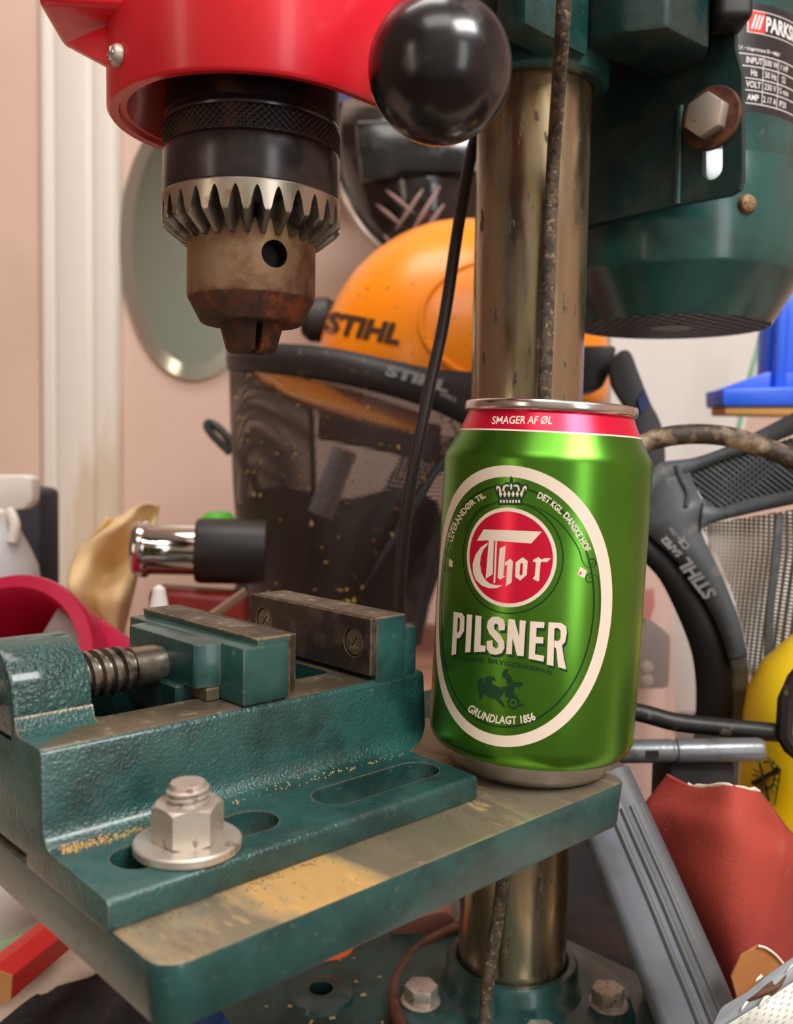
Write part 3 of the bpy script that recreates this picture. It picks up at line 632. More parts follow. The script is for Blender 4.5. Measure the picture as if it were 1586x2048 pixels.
pil = [[(190, 92), (225, 99), (208, 430), (172, 438)], [(222, 98), (256, 105), (276, 135), (272, 245), (238, 300), (214, 304), (217, 262), (235, 243), (240, 152), (222, 130)],
 [(295, 112), (337, 118), (322, 412), (280, 416)], [(362, 122), (410, 128), (402, 360), (443, 362), (440, 410), (350, 412)],
 [(592, 240), (545, 240), (543, 200), (525, 185), (507, 200), (512, 230), (560, 280), (590, 330), (592, 380), (570, 420), (525, 435), (475, 425), (452, 390), (450, 325), (497, 318), (500, 365), (520, 385), (540, 375), (540, 345), (510, 310), (470, 265), (452, 215), (460, 165), (495, 132), (545, 132), (585, 155), (596, 195)],
 [(622, 150), (672, 155), (707, 290), (712, 160), (760, 165), (742, 446), (690, 440), (655, 300), (650, 431), (604, 427)],
 [(795, 168), (908, 175), (905, 222), (845, 220), (842, 290), (900, 295), (897, 345), (838, 342), (832, 430), (905, 442), (900, 489), (782, 465)],
 [(940, 175), (988, 178), (978, 524), (925, 510)], [(985, 178), (1040, 182), (1078, 207), (1085, 255), (1072, 330), (1045, 360), (1000, 385), (984, 370), (988, 320), (1020, 325), (1035, 300), (1035, 245), (1018, 222), (985, 222)], [(1000, 384), (1045, 354), (1062, 470), (1080, 550), (1016, 532)]]
decal('word_shadow', pil, 'can_shadow', B8, .055, shift=(13, 24)); decal('word_lettering', pil, 'can_cream', B8, .09)
def arc_label(name, s, pts, h, m, mp, bold=.028, off=.08, shear=0.0):
    bm = nb(); path_text(bm, s, [mp(x, y) for x, y in pts], h*.2522, off, bold, shear=shear); return obj(name, bm, m, cbod, sharp=180)
arc_label('arc_lettering', 'LEVERANDØR TIL', [(180, 728), (205, 640), (250, 550), (310, 470), (360, 425), (400, 402), (445, 372)], 46, 'can_cream', A7)
arc_label('arc_lettering', 'DET KGL. DANSKE HOF', [(848, 378), (900, 402), (960, 447), (1040, 514), (1070, 545), (1115, 610), (1160, 685), (1200, 750), (1232, 812)], 52, 'can_cream', A7)
arc_label('arc_lettering', 'GRUNDLAGT 1856', [(292, 870), (340, 908), (420, 948), (520, 974), (640, 982), (690, 980), (780, 968), (842, 944)], 62, 'can_cream', B8)
arc_label('brewery_lettering', 'THOR BRYGGERIERNE', [(225, 492), (350, 490), (450, 497), (600, 520), (800, 556), (970, 596)], 36, 'can_shadow', B8, .02)
arc_label('neck_lettering', 'SMAGER AF ØL', [(490, -207), (740, -210), (968, -207)], 62, 'can_cream', A7, .016, shear=.2)
# crown, scrolls and emblem
crown = [[(540, 388), (735, 388), (735, 438), (540, 438)], [(518, 330), (510, 292), (530, 268), (572, 280), (602, 252), (632, 258), (632, 230), (645, 202), (658, 230), (656, 258), (700, 250), (730, 278), (768, 268), (784, 296), (766, 338), (736, 388), (540, 388)]]
decal('crown', crown, 'can_shadow', A7, .06)
jew = [[(x, 396), (x+14, 396), (x+14, 418), (x, 418)] for x in range(556, 720, 24)]+[[(x, 350), (x+13, 322), (x+26, 350), (x+13, 376)] for x in range(548, 716, 33)]
jew += [[(524, 300), (534, 282), (556, 290), (566, 330), (552, 340), (546, 304), (534, 304), (534, 328)], [(572, 320), (582, 284), (606, 272), (630, 280), (628, 292), (606, 286), (594, 300), (590, 330)], [(714, 320), (706, 284), (686, 272), (662, 280), (664, 292), (684, 288), (696, 300), (698, 330)], [(770, 300), (760, 282), (740, 290), (728, 330), (740, 340), (748, 304), (758, 304), (760, 328)], [(638, 268), (652, 268), (652, 312), (638, 312)]]
decal('crown_highlights', jew, 'can_cream', A7, .08)
def stroke(pts, w, mp=A7, n=6):
    c = cr([(x, y, 0) for x, y in pts], n); out = []
    L = []; R_ = []
    for i, p in enumerate(c):
        d = (c[min(i+1, len(c)-1)]-c[max(i-1, 0)]).normalized(); t = w*(.35+.65*math.sin(PI*min(1, max(0, i/(len(c)-1)))))/2
        L.append((p.x-d.y*t, p.y+d.x*t)); R_.append((p.x+d.y*t, p.y-d.x*t))
    return [[L[i], L[i+1], R_[i+1], R_[i]] for i in range(len(c)-1)]
def spiral(cx, cy, r0, turns, a0, sg): return [(cx+r0*(1-.8*k/24)*math.cos(a0+sg*turns*2*PI*k/24), cy+r0*(1-.8*k/24)*math.sin(a0+sg*turns*2*PI*k/24)) for k in range(25)]
sc_ = stroke([(788, 432), (900, 482), (1010, 562), (1100, 660), (1180, 790), (1212, 890), (1250, 935)], 11)+stroke([(1250, 935)]+spiral(1280, 892, 42, 1.4, 2.2, -1), 10, n=3)+stroke([(1345, 1400), (1342, 1060), (1320, 1000)]+spiral(1270, 1022, 42, 1.4, -1.0, -1), 10, n=3)+stroke([(495, 428), (420, 450), (340, 520), (270, 640)], 9)+stroke(spiral(140, 820, 34, 1.3, 1.2, -1), 8, n=3)+stroke(spiral(132, 935, 34, 1.3, -1.2, 1), 8, n=3)
decal('scroll_lines', sc_, 'can_emboss', A7, .05)
decal('small_diamond', [[(1190, 925), (1245, 958), (1222, 1018), (1170, 985)]], 'can_cream', A7, .06); decal('small_diamond', [[(155, 862), (182, 880), (180, 930), (150, 920)]], 'can_cream', A7, .06)
decal('diamond_dot', [[(1190, 962), (1203, 970), (1196, 992), (1182, 984)]], 'can_red', A7, .075)
em = [[(375, 680), (380, 640), (400, 615), (425, 620), (415, 650), (440, 660), (425, 640), (440, 615), (475, 598), (510, 610), (525, 645), (500, 635), (490, 665), (550, 690), (590, 720), (575, 760), (555, 775), (590, 830), (595, 862), (560, 830), (520, 790), (470, 775), (430, 745), (405, 790), (385, 798), (395, 755), (380, 720)],
 [(570, 590), (585, 555), (610, 545), (625, 560), (610, 580), (630, 590), (650, 620), (660, 650), (740, 655), (725, 690), (670, 690), (665, 740), (690, 770), (640, 760), (560, 690), (620, 685), (605, 630), (575, 610)], [(700, 830), (745, 820), (748, 842), (705, 848)], [(590, 715), (640, 725), (690, 770), (735, 830), (700, 800), (640, 770), (600, 770)]]
wheel = [[(660+48*math.cos(t), 815+55*math.sin(t)) for t in [2*PI*k/20 for k in range(20)]]]
decal('chariot_emblem', em, 'can_shadow', B8, .055); decal('emblem_wheel', wheel, 'can_shadow', B8, .05)
decal('wheel_gap', [[(660+30*math.cos(2*PI*k/20), 815+35*math.sin(2*PI*k/20)) for k in range(20)]], 'can_green', B8, .06); decal('wheel_hub', [[(660+13*math.cos(2*PI*k/12), 815+15*math.sin(2*PI*k/12)) for k in range(12)]], 'can_shadow', B8, .065)
# ================================================================ CORDS
b = nb(); tube(b, cr([P(1132, -60, 316), P(1126, 40, 318), P(1116, 190, 336), P(1105, 350, 355), P(1097, 560, 356), P(1089, 790, 357), P(1078, 1000, 354), P(1060, 1250, 348), P(1040, 1450, 348), P(1018, 1650, 356), P(1004, 1770, 372), P(990, 1870, 376), P(976, 1960, 374), P(968, 2080, 366)], 10), 2.65, 12); tag(obj('textile_cord', b, 'cord_brown'), 'dusty brown textile cord hanging in front of the steel column', 'cord')
b = nb(); tube(b, cr([P(985, 120, 402), P(962, 230, 402), P(940, 320, 402), P(917, 450, 402), P(888, 640, 402), P(860, 770, 402), P(838, 880, 402), P(816, 1000, 404), P(803, 1120, 408), P(797, 1250, 412), P(800, 1400, 415)], 8), 2.7, 12); tag(obj('power_cable', b, 'cord_black'), 'thin dark cable hanging in front of the orange helmet, left of the column', 'cable')
def oz(x, y, z=-135.2): return on_z(x, y, z)
b = nb(); tube(b, cr([oz(930, 1850, -130), oz(880, 1872, -133), oz(838, 1898), oz(806, 1938), oz(790, 1985), oz(796, 2035), oz(820, 2110)], 8), 3.0, 12); mat('cord_red', (104, 62, 46), .6, 0, [((76, 48, 38), 120, .45, .65, 4)]); tag(obj('ground_cable', b, 'cord_red'), 'reddish brown cable curled around the column flange on the base', 'cable')
# ================================================================ ROOM
mat('wall_paint', (214, 184, 170), 0.75, 0, [((206, 176, 160), 3, .4, .65, 3)], [(60, .05, .5)])
mat('trim_paint', (222, 214, 204), 0.4, 0, [((206, 188, 166), 12, .6, .75, 4)], None, stretch=(1, 1, .15))
mat('bench_top', (206, 186, 168), 0.45, 0, [((170, 140, 118), 18, .5, .75, 5)], [(80, .05, .4)])
WD = 1150.0
def wl(r, f, z): return CAM+HR*r+HF*f+ZZ*(z-CAM.z)
MW = frame(wl(0, WD, 0), HR, HF, ZZ)
b = nb(); box(b, (-1300, 0, -900), (1300, 60, 1500), MW); tag(obj('wall_back', b, 'wall_paint', smooth=False), 'pale pink painted wall behind the tools', None, kind='structure')
def wx(px, py=600):
    r = ray(px, py); t = (wl(0, WD, 0)-CAM).dot(HF)/r.dot(HF); return (CAM+r*t-wl(0, WD, 0)).dot(HR)
xa, xb_ = wx(88), wx(246); ww_ = xb_-xa
b = nb(); pr = [(0, 0), (0, -10), (.05, -16), (.12, -17), (.16, -13), (.2, -13), (.24, -17), (.60, -18), (.64, -15), (.68, -15), (.72, -18), (.90, -17), (.97, -12), (1, -4), (1, 0)]
prism(b, [(xa+u*ww_, v) for u, v in pr], -900, 1500, MW); bev(b, .8, 1); tag(obj('trim_1', b, 'trim_paint'), 'white moulded door casing on the left of the wall', None, kind='structure')
# the rest of the room: it closes the light in and is what the mirror and the metals reflect
mat('wall_green', (222, 228, 216), 0.8); mat('wall_brown', (120, 92, 78), 0.8); mat('ceiling_white', (228, 222, 214), 0.85); mat('floor_wood', (112, 84, 62), 0.6)
MR0 = frame(wl(0, 0, 0), HR, HF, ZZ)
for nm, lo, hi, m_, lb in (('wall_left', (-1160, -1500, -900), (-1100, 1150, 1500), 'wall_brown', 'brown wall left of the bench'), ('wall_right', (1200, -1500, -900), (1260, 1150, 1500), 'wall_paint', 'pink wall right of the bench'), ('wall_front', (-1160, -1560, -900), (1260, -1500, 1500), 'wall_green', 'pale grey green wall facing the bench'), ('ceiling', (-1160, -1560, 1500), (1260, 1210, 1560), 'ceiling_white', 'white ceiling'), ('floor', (-1160, -1560, -960), (1260, 1210, -900), 'floor_wood', 'brown floor')):
    b = nb(); box(b, lo, hi, MR0); tag(obj(nm, b, m_, smooth=False), lb, None, kind='structure')
# bench
b = nb(); prism(b, [(-1000, 230), (1100, 230), (1100, 1140), (-1000, 1140)], -190, -150.2, frame(wl(0, 0, 0), HR, HF, ZZ)); bev(b, 3, 2); tag(obj('workbench', b, 'bench_top'), 'beige workbench top under the drill press', 'workbench')
# oval mirror
mat('mirror_glass', (196, 206, 200), 0.04, 1.0); mat('mirror_rim', (216, 222, 212), 0.12, 0.9)
mr = root('oval_mirror', P(388, 760, 1100), 'oval frameless mirror hanging on the pink wall behind the chuck', 'mirror')
mc = on_plane(388, 486, wl(0, WD-8, 0), HF); k_ = (mc-CAM).dot(FW)/FPX; a_, b_2 = 150*k_, 272*k_
def ring(rows, n=72): return [[mc+HR*(ra*math.cos(2*PI*k/n))+ZZ*(rb*math.sin(2*PI*k/n))+HF*y for k in range(n)] for ra, rb, y in rows]
b = nb(); V = quadgrid(b, ring([(a_-17, b_2-17, -4), (.1, .1, -4)]), closed_u=True); obj('mirror_face', b, 'mirror_glass', mr)
b = nb(); quadgrid(b, ring([(a_-17, b_2-17, -4), (a_-1, b_2-1, -1.5), (a_, b_2, 0), (a_, b_2, 7), (.1, .1, 7)]), closed_u=True); obj('mirror_bevel', b, 'mirror_rim', mr)
# ================================================================ ORANGE HELMET WITH VISOR
mat('helmet_orange', (255, 150, 4), 0.34, 0, [((255, 140, 4), 8, .4, .65, 3), ((120, 84, 40), 170, .72, .77, 4)], coat=.15)
mat('visor_black', (38, 35, 36), 0.5, 0, [((92, 80, 62), 120, .66, .76, 5)], [(200, .1, .4)])
mat('visor_strap', (52, 52, 54), 0.5)
mat('print_dark', (70, 40, 10), 0.6); mat('print_grey', (150, 150, 152), 0.5)
mesh_screen('visor_mesh', (44, 34, 30), 0.51, 1.5)
HD = 720.0; hk = HD/FPX
hm = root('safety_helmet', P(960, 1150, HD), 'orange forestry helmet with black visor band behind the column', 'helmet')
hc_ = P(925, 750, HD); tx = (HR*.995+ZZ*(-.10)).normalized(); tz = (ZZ*.995+HR*.10).normalized(); MH = frame(hc_, tx, HF, tz)
Rx, Rz, Ry = 287*hk, 300*hk, 225*hk
def dome(f, n=64, m=20, lo=-.12):
    return [[MH @ Vector((Rx*f*math.cos(t)*math.cos(2*PI*k/n), Ry*f*math.cos(t)*math.sin(2*PI*k/n), Rz*f*math.sin(t))) for k in range(n)] for t in [lo+(PI/2-.001-lo)*i/m for i in range(m+1)]]
b = nb(); quadgrid(b, dome(1.0), closed_u=True); shell = obj('helmet_shell', b, 'helmet_orange', hm, sharp=180, solid=2.5)
def dome_pt(px, py, off=1.0):
    rr = ray(px, py); o = MH.inverted() @ CAM; d = (MH.to_3x3().inverted() @ rr); S = Vector((1/Rx, 1/Ry, 1/Rz)); o2 = Vector((o.x*S.x, o.y*S.y, o.z*S.z)); d2 = Vector((d.x*S.x, d.y*S.y, d.z*S.z))
    A = d2.dot(d2); B_ = o2.dot(d2); D = B_*B_-A*(o2.dot(o2)-1); t = (-B_-math.sqrt(max(D, 0)))/A; p = CAM+rr*t; e = o2+d2*t; n_ = (MH.to_3x3() @ Vector((e.x*S.x, e.y*S.y, e.z*S.z))).normalized(); return p+n_*off
b = nb(); tube(b, [dome_pt(x, y, 0) for x, y in cr2([(955, 524), (905, 545), (865, 580), (845, 620), (845, 665), (868, 705), (915, 742), (960, 760)], 6, False)], 3.4, 10); obj('ear_ridge', b, 'helmet_orange', shell)
b = nb(); put(b, text_faces('STIHL', 1.0, .05, 1.05, shear=.25, align='LEFT'), lambda u, v: dome_pt(653+u*54+v*4, 662+u*10-v*54, 2.0)); put(b, text_faces('®', .25, 0, 1, align='LEFT'), lambda u, v: dome_pt(778+u*60, 668-v*60, 2.0)); obj('helmet_lettering', b, 'print_dark', shell)
# brim under the shell, seen through the visor mesh
b = nb(); quadgrid(b, [[P(x, y, 690) for x, y in [(505, 745), (560, 752), (640, 768), (720, 790), (800, 815), (850, 832)]], [P(x, y, 640) for x, y in [(540, 778), (590, 800), (650, 822), (720, 842), (790, 858), (835, 866)]]]); obj('helmet_peak', b, 'helmet_orange', hm, solid=3)
# visor band: a real arc round the brow
bt = [(960, 745, 605), (900, 742, 595), (850, 736, 590), (760, 716, 592), (660, 696, 604), (560, 688, 626), (490, 690, 656), (458, 697, 690), (468, 706, 730), (530, 716, 770), (620, 730, 800)]
bb_ = [(960, 868, 605), (905, 838, 595), (850, 815, 590), (760, 786, 592), (660, 764, 604), (560, 750, 626), (490, 742, 656), (460, 738, 690), (468, 742, 730), (530, 752, 770), (620, 764, 800)]
top = cr([P(*p) for p in bt], 5); bot = cr([P(*p) for p in bb_], 5)
b = nb(); quadgrid(b, [top, [a.lerp(c, .5)-FW*2 for a, c in zip(top, bot)], bot]); vband = obj('visor_band', b, 'visor_black', hm, solid=3)
b = nb(); put(b, text_faces('STIHL', 1.0, .05, 1.05, align='LEFT', shear=.2), lambda u, v: P(770+u*46, 749+u*13-v*30, 584.0)); put(b, text_faces('SAFE 2', .5, .02, 1, align='LEFT'), lambda u, v: P(880+u*22, 790+u*10-v*24, 585)); obj('band_lettering', b, 'print_grey', vband)
# mesh shield hanging from the band
low = [(700, 1230, 600), (690, 1245, 598), (670, 1255, 596), (640, 1262, 598), (600, 1262, 606), (560, 1250, 626), (520, 1222, 655), (500, 1195, 690), (508, 1190, 730), (550, 1200, 770), (630, 1210, 800)]
mid1 = [(880, 930, 598), (860, 920, 590), (820, 915, 586), (740, 905, 586), (650, 895, 598), (555, 888, 620), (486, 880, 652), (462, 868, 690), (474, 872, 730), (540, 880, 770), (625, 890, 800)]
mid2 = [(775, 1090, 598), (765, 1085, 590), (740, 1080, 586), (690, 1075, 588), (620, 1070, 600), (548, 1062, 622), (492, 1050, 652), (472, 1040, 690), (484, 1040, 730), (545, 1050, 770), (628, 1060, 800)]
def rowp(r): return cr([P(*p) for p in r], 5)
b = nb(); RW = cr; rows_ = [bot, rowp(mid1), rowp(mid2), rowp(low)]
fine = []
for j in range(len(rows_[0])): fine.append(cr([r[j] for r in rows_], 8))
V = quadgrid(b, fine)
uvl = b.loops.layers.uv.new('UVMap'); ids = {}
for i, r in enumerate(V):
    for j, v in enumerate(r): ids[v] = (i, j)
arc = [0]
for j in range(1, len(top)): arc.append(arc[-1]+(fine[j][8]-fine[j-1][8]).length)
hgt = [0]
for j in range(1, len(fine[0])): hgt.append(hgt[-1]+(fine[20][j]-fine[20][j-1]).length)
for f in b.faces:
    for l in f.loops: i, j = ids[l.vert]; l[uvl].uv = (arc[i], hgt[j])
shield = obj('visor_screen', b, 'visor_mesh', hm, sharp=180)
b = nb(); tube(b, cr([P(955, 880, 604), P(880, 932, 597), P(775, 1090, 597), P(705, 1195, 598), P(660, 1258, 596)], 8), 3.2, 8, flat=.6); obj('screen_edge', b, 'visor_strap', hm)
b = nb(); tube(b, [p for p in fine[-1]], 2.5, 8); obj('screen_edge', b, 'visor_black', hm)
# chips of wood stuck on the screen
mat('wood_chip', (150, 118, 70), 0.8, 0, [((190, 170, 90), 40, .5, .6, 2), ((110, 76, 50), 30, .5, .6, 2)])
b = nb()
for _ in range(190):
    i = random.randrange(2, len(fine)-18); j = random.randrange(1, len(fine[0])-1); p = fine[i][j]-FW*1.2; M = Matrix.Translation(p) @ Matrix.Rotation(random.random()*6, 4, FW) @ Matrix.Rotation(random.random(), 4, 'X'); s_ = random.choice((.5, .7, 1.0, 1.5, 2.2))*random.uniform(.7, 1.1); box(b, (-s_, -.3, -.45*s_), (s_, .3, .45*s_), M)
o = obj('wood_chips', b, 'wood_chip', hm, smooth=False); o['kind'] = 'stuff'
# added crumpled dark backdrop, darkening the view through the visor mesh
mat('bag_dark', (44, 34, 31), 0.9, 0, [((70, 54, 46), 40, .5, .7, 5)], [(60, .5, 3)]); mat('bag_rose', (120, 78, 68), .8)
b = nb(); g = []
for j in range(12):
    t = j/11; g.append([P(470+u*400+20*math.sin(t*6), 1010+330*t-18*math.sin(u*9)-(30*math.sin(PI*u) if j == 0 else 0), 970+14*math.sin(u*7+t*5)-50*math.sin(PI*u)) for u in [k/24 for k in range(25)]])
quadgrid(b, g); tag(obj('dark_backdrop', b, 'bag_dark', solid=4, sharp=180), 'crumpled dark brown backdrop added behind the mesh visor', 'bag')
b = nb(); tube(b, [P(690, 900, 800), P(640, 1030, 800)], 11, 20); mat('pipe_white', (206, 208, 214), .4); tag(obj('white_tube', b, 'pipe_white'), 'white tube leaning behind the mesh visor', 'tube')
# ear muff arm, side net and knob behind the band
mesh_screen('side_net', (44, 38, 36), 0.52, 3.2)
b = nb(); g = [[P(900+(x*40)-y*28-(y*y*2.0), 870+y*62, 640+y*4) for x in range(-2, 3)] for y in range(7)]; V = quadgrid(b, g); uvl = b.loops.layers.uv.new('UVMap')
ids = {v: (x*16.0, y*24.0) for y, r in enumerate(V) for x, v in enumerate(r)}
for f in b.faces:
    for l in f.loops: l[uvl].uv = ids[l.vert]
obj('neck_net', b, 'side_net', hm)
b = nb(); tube(b, cr([P(960, 850, 618), P(930, 930, 622), P(888, 1050, 628), P(852, 1180, 634), P(830, 1290, 640)], 6), 5.5, 10, flat=.45); obj('ear_arm', b, 'visor_strap', hm)
b = nb(); lathe(b, [(0, -14), (12, -14), (17, -8), (18, 6), (14, 12), (0, 12)], axis_frame(P(640, 640, 735), HR), 24); obj('hinge_knob', b, 'visor_black', hm)
b = nb(); tube(b, cr([P(460, 905, 760), P(425, 870, 764), P(414, 850, 768), P(425, 848, 770), P(452, 872, 766), P(490, 930, 760), P(520, 985, 752)], 6), [3.5]*37, 8); obj('strap_loop', b, 'visor_black', hm)
# white and rosy things inside / behind the visor: head band pad
mat('pad_rose', (150, 88, 76), 0.8, 0, [((122, 66, 58), 40, .45, .65, 4)], [(120, .2, 1)])
b = nb(); quadgrid(b, [[P(x, y, d) for x, y, d in [(640, 800+q, 735), (700, 812+q, 715), (770, 826+q, 705), (830, 840+q, 705), (880, 850+q, 712)]] for q in (0, 40, 78)]); obj('sweat_band', b, 'pad_rose', hm, solid=4)
# cardboard carton that carries the helmet and the heat gun
mat('carton', (168, 118, 98), .8, 0, [((140, 94, 78), 14, .45, .65, 4)], [(80, .15, 1)])
ctn = root('carton', P(640, 1700, 640), 'rosy brown cardboard carton behind the vise under the helmet', 'carton'); cx0 = (P(300, 1300, 540)-wl(0, 0, 0)).dot(HR); cx1 = (P(905, 1300, 600)-wl(0, 0, 0)).dot(HR)
b = nb(); box(b, (cx0, 540, -147), (cx1, 800, -50), frame(wl(0, 0, 0), HR, HF, ZZ)); bev(b, 2, 2); obj('carton_body', b, 'carton', ctn)
for fx in (0, 1):
    b = nb(); box(b, (cx0+2, 541+fx*130, -50), (cx1-2, 668+fx*130, -48.4), frame(wl(0, 0, 0), HR, HF, ZZ)); bev(b, .5, 1); obj('carton_flap', b, 'carton', ctn)
# ================================================================ BLACK WELDING HELMET on the wall
mat('gloss_black', (14, 12, 13), 0.12, 0, [((34, 30, 30), 25, .55, .75, 4, .35)], coat=.5)
mat('dull_silver', (176, 160, 146), 0.35, 0.6)
mat('claw_print', (150, 122, 116), 0.5)  # pale colour for reflections drawn as strokes on the black shell
wh = root('welding_helmet', P(850, 520, 900), 'glossy black welding helmet with painted pale reflections hanging behind the column', 'helmet')
def wpt(x, y): 
    u = (x-840)/190; return P(x, y, 905+ (u*u)*70-30)
cols = [(675, 215, 360), (690, 205, 398), (712, 198, 432), (735, 195, 462), (760, 195, 488), (800, 195, 515), (850, 198, 530), (900, 200, 525), (950, 205, 505), (1000, 210, 460)]
b = nb(); quadgrid(b, [[wpt(x, y0+(y1-y0)*(j/8))-FW*(26*math.sin(PI*j/8)) for j in range(9)] for x, y0, y1 in cols]); wsh_ = obj('helmet_shell', b, 'gloss_black', wh, sharp=180, solid=4)
b = nb(); tube(b, cr([wpt(676, 352)-FW*4, wpt(690, 402)-FW*4, wpt(712, 442)-FW*4, wpt(735, 474)-FW*4, wpt(762, 500)-FW*4], 6), 4.0, 10); obj('shell_rim', b, 'dull_silver', wh)
b = nb(); M = frame(wpt(850, 318)-FW*28, HR, HF, ZZ); box(b, (-62, -4, -26), (62, 10, 26), M @ Matrix.Rotation(-.08, 4, 'Y')); bev(b, 3, 2); obj('filter_window', b, 'gloss_black', wh)
for i, (x0, y0, x1, y1, w) in enumerate([(772, 380, 832, 430, 9), (752, 408, 808, 455, 9), (846, 378, 790, 462, 9), (880, 372, 820, 470, 10), (888, 408, 838, 480, 10), (768, 470, 790, 500, 7)]):
    b = nb(); dx, dy = x1-x0, y1-y0; L_ = math.hypot(dx, dy); nx, ny = -dy/L_*w/2, dx/L_*w/2
    def cp(x, y): u = (x-840)/190; t = (y-200)/320; return P(x, y, 905+u*u*70-30-26*math.sin(PI*min(1, max(0, t)))-6)
    quadgrid(b, [[cp(x0+dx*t, y0+dy*t) for t in (0, .25, .5, .75, 1)] if q == 0 else [cp(x0+dx*t+q*nx*math.sin(PI*(t*.9+.1)), y0+dy*t+q*ny*math.sin(PI*(t*.9+.1))) for t in (0, .25, .5, .75, 1)] for q in (-1, 0, 1)]); obj('reflection_stroke', b, 'claw_print', wsh_, solid=.6)
mat('violet_blue', (60, 54, 122), 0.6)
b = nb(); prism(b, [(-55, -40), (120, -50), (120, 26), (-55, 10)], 0, 60, frame(P(740, 170, 1000), HR, ZZ, HF)); bev(b, 3, 2); tag(obj('storage_crate', b, 'violet_blue'), 'violet blue crate behind the red cover and black knob', 'crate')
b = nb(); prism(b, [(-60, 0), (130, 4), (130, 12), (-60, 10)], -60, 168, frame(P(740, 262, 985), HR, ZZ, HF)); bev(b, 1, 2); tag(obj('wall_shelf', b, 'visor_black'), 'dark narrow shelf under the violet blue crate', 'shelf')
# ================================================================ LEFT BACKGROUND
mat('white_plastic', (236, 232, 226), 0.35); mat('white_liquid', (206, 208, 214), 0.3); mat('navy_dark', (44, 46, 54), 0.6); mat('magenta', (190, 24, 66), 0.4); mat('grey_lilac', (168, 154, 160), 0.6)
mat('chamois', (244, 216, 166), 0.95, 0, [((238, 214, 150), 12, .5, .7, 3), ((236, 198, 150), 16, .5, .7, 4)])
mat('chrome', (190, 184, 180), 0.08, 1.0); mat('tool_black', (30, 28, 29), 0.45); mat('tool_red', (132, 34, 22), 0.4); mat('leaf_green', (96, 196, 60), 0.5)
sb_ = root('spray_bottle', P(10, 1290, 620), 'white trigger spray bottle at the left edge behind the vise', 'bottle')
TS = frame(P(2, 1150, 620), HR, HF, ZZ); ks = 620/FPX
b = nb(); zb_ = -150-TS.translation.z; lathe(b, [(0, zb_), (72*ks, zb_), (76*ks, zb_+4), (76*ks, -20*ks), (70*ks, 20*ks), (52*ks, 62*ks), (34*ks, 96*ks), (26*ks, 110*ks), (0, 112*ks)], TS, 40); obj('bottle', b, 'white_liquid', sb_)
b = nb(); lathe(b, [(27*ks, 90*ks), (30*ks, 94*ks), (30*ks, 128*ks), (24*ks, 134*ks)], TS, 32); obj('collar', b, 'white_plastic', sb_)
b = nb(); prism(b, [(-60*ks, 150*ks), (-60*ks, 198*ks), (52*ks, 202*ks), (72*ks, 196*ks), (72*ks, 150*ks), (56*ks, 134*ks), (20*ks, 130*ks), (-30*ks, 128*ks)], -22*ks, 22*ks, frame(P(2, 1150, 620), HR, ZZ, -HF)); bev(b, 2, 3); obj('spray_head', b, 'white_plastic', sb_)
b = nb(); tube(b, cr([P(20, 1020, 612), P(30, 1050, 608), P(24, 1085, 606)], 6), 3.4, 10); obj('trigger', b, 'white_plastic', sb_)
b = nb(); prism(b, [(-26, -70), (9, -70), (9, 62), (-26, 66)], 0, 40, frame(P(58, 1150, 680), HR, ZZ, HF)); bev(b, 5, 3); tag(obj('dark_box', b, 'navy_dark'), 'dark navy box standing behind the white spray bottle', 'box')
# magenta bucket lying with its mouth to the viewer
km = 470/FPX; ax = (-FW*.93-HR*.15+ZZ*.30).normalized()
mb = root('magenta_bucket', P(70, 1420, 470), 'magenta plastic bucket lying on its side behind the vise', 'bucket')
MMB = axis_frame(P(28, 1330, 470), ax, HR)
b = nb(); R0 = 178*km
lathe(b, [(R0*.78, -90), (R0*.97, 0), (R0*1.02, 4), (R0*1.0, 7), (R0*.86, 8), (R0*.82, 4), (R0*.80, 0), (R0*.64, -86), (0, -88)], MMB, 64, cap=False); obj('bucket_shell', b, 'magenta', mb, sharp=50)
b = nb(); prism(b, [(x*km, y*km) for x, y in [(-20, -60), (120, -60), (135, 40), (105, 92), (62, 124), (30, 60)]], -9, -7, MMB); bev(b, 1, 1); obj('paper_liner', b, 'grey_lilac', mb)
b = nb(); prism(b, [(90*km, -120*km), (300*km, -160*km), (250*km, 30*km), (130*km, 110*km)], -30, -20, MMB); bev(b, 2, 2); obj('bucket_lip', b, 'magenta', mb)
# chamois cloth: draped, with folds
b = nb(); edge_l = [(215, 1035), (190, 1060), (160, 1090), (140, 1140), (135, 1180), (160, 1220), (200, 1265), (235, 1300)]; edge_r = [(318, 1005), (312, 1035), (300, 1065), (290, 1100), (276, 1150), (262, 1200), (250, 1250), (245, 1300)]
g = []
for j in range(29):
    t = j/28*7; i = min(6, int(t)); f = t-i; L0 = [edge_l[i][k]*(1-f)+edge_l[i+1][k]*f for k in (0, 1)]; R0_ = [edge_r[i][k]*(1-f)+edge_r[i+1][k]*f for k in (0, 1)]
    g.append([P(L0[0]+(R0_[0]-L0[0])*u, L0[1]+(R0_[1]-L0[1])*u+6*math.sin(u*7+j*.3), 610+10*math.sin(u*8+j*.25)+8*math.sin(u*3-j*.5)) for u in [k/20 for k in range(21)]])
quadgrid(b, g); tag(obj('chamois_cloth', b, 'chamois', solid=1.6, sharp=180), 'crumpled yellow tan chamois cloth beside the magenta bucket', 'cloth')
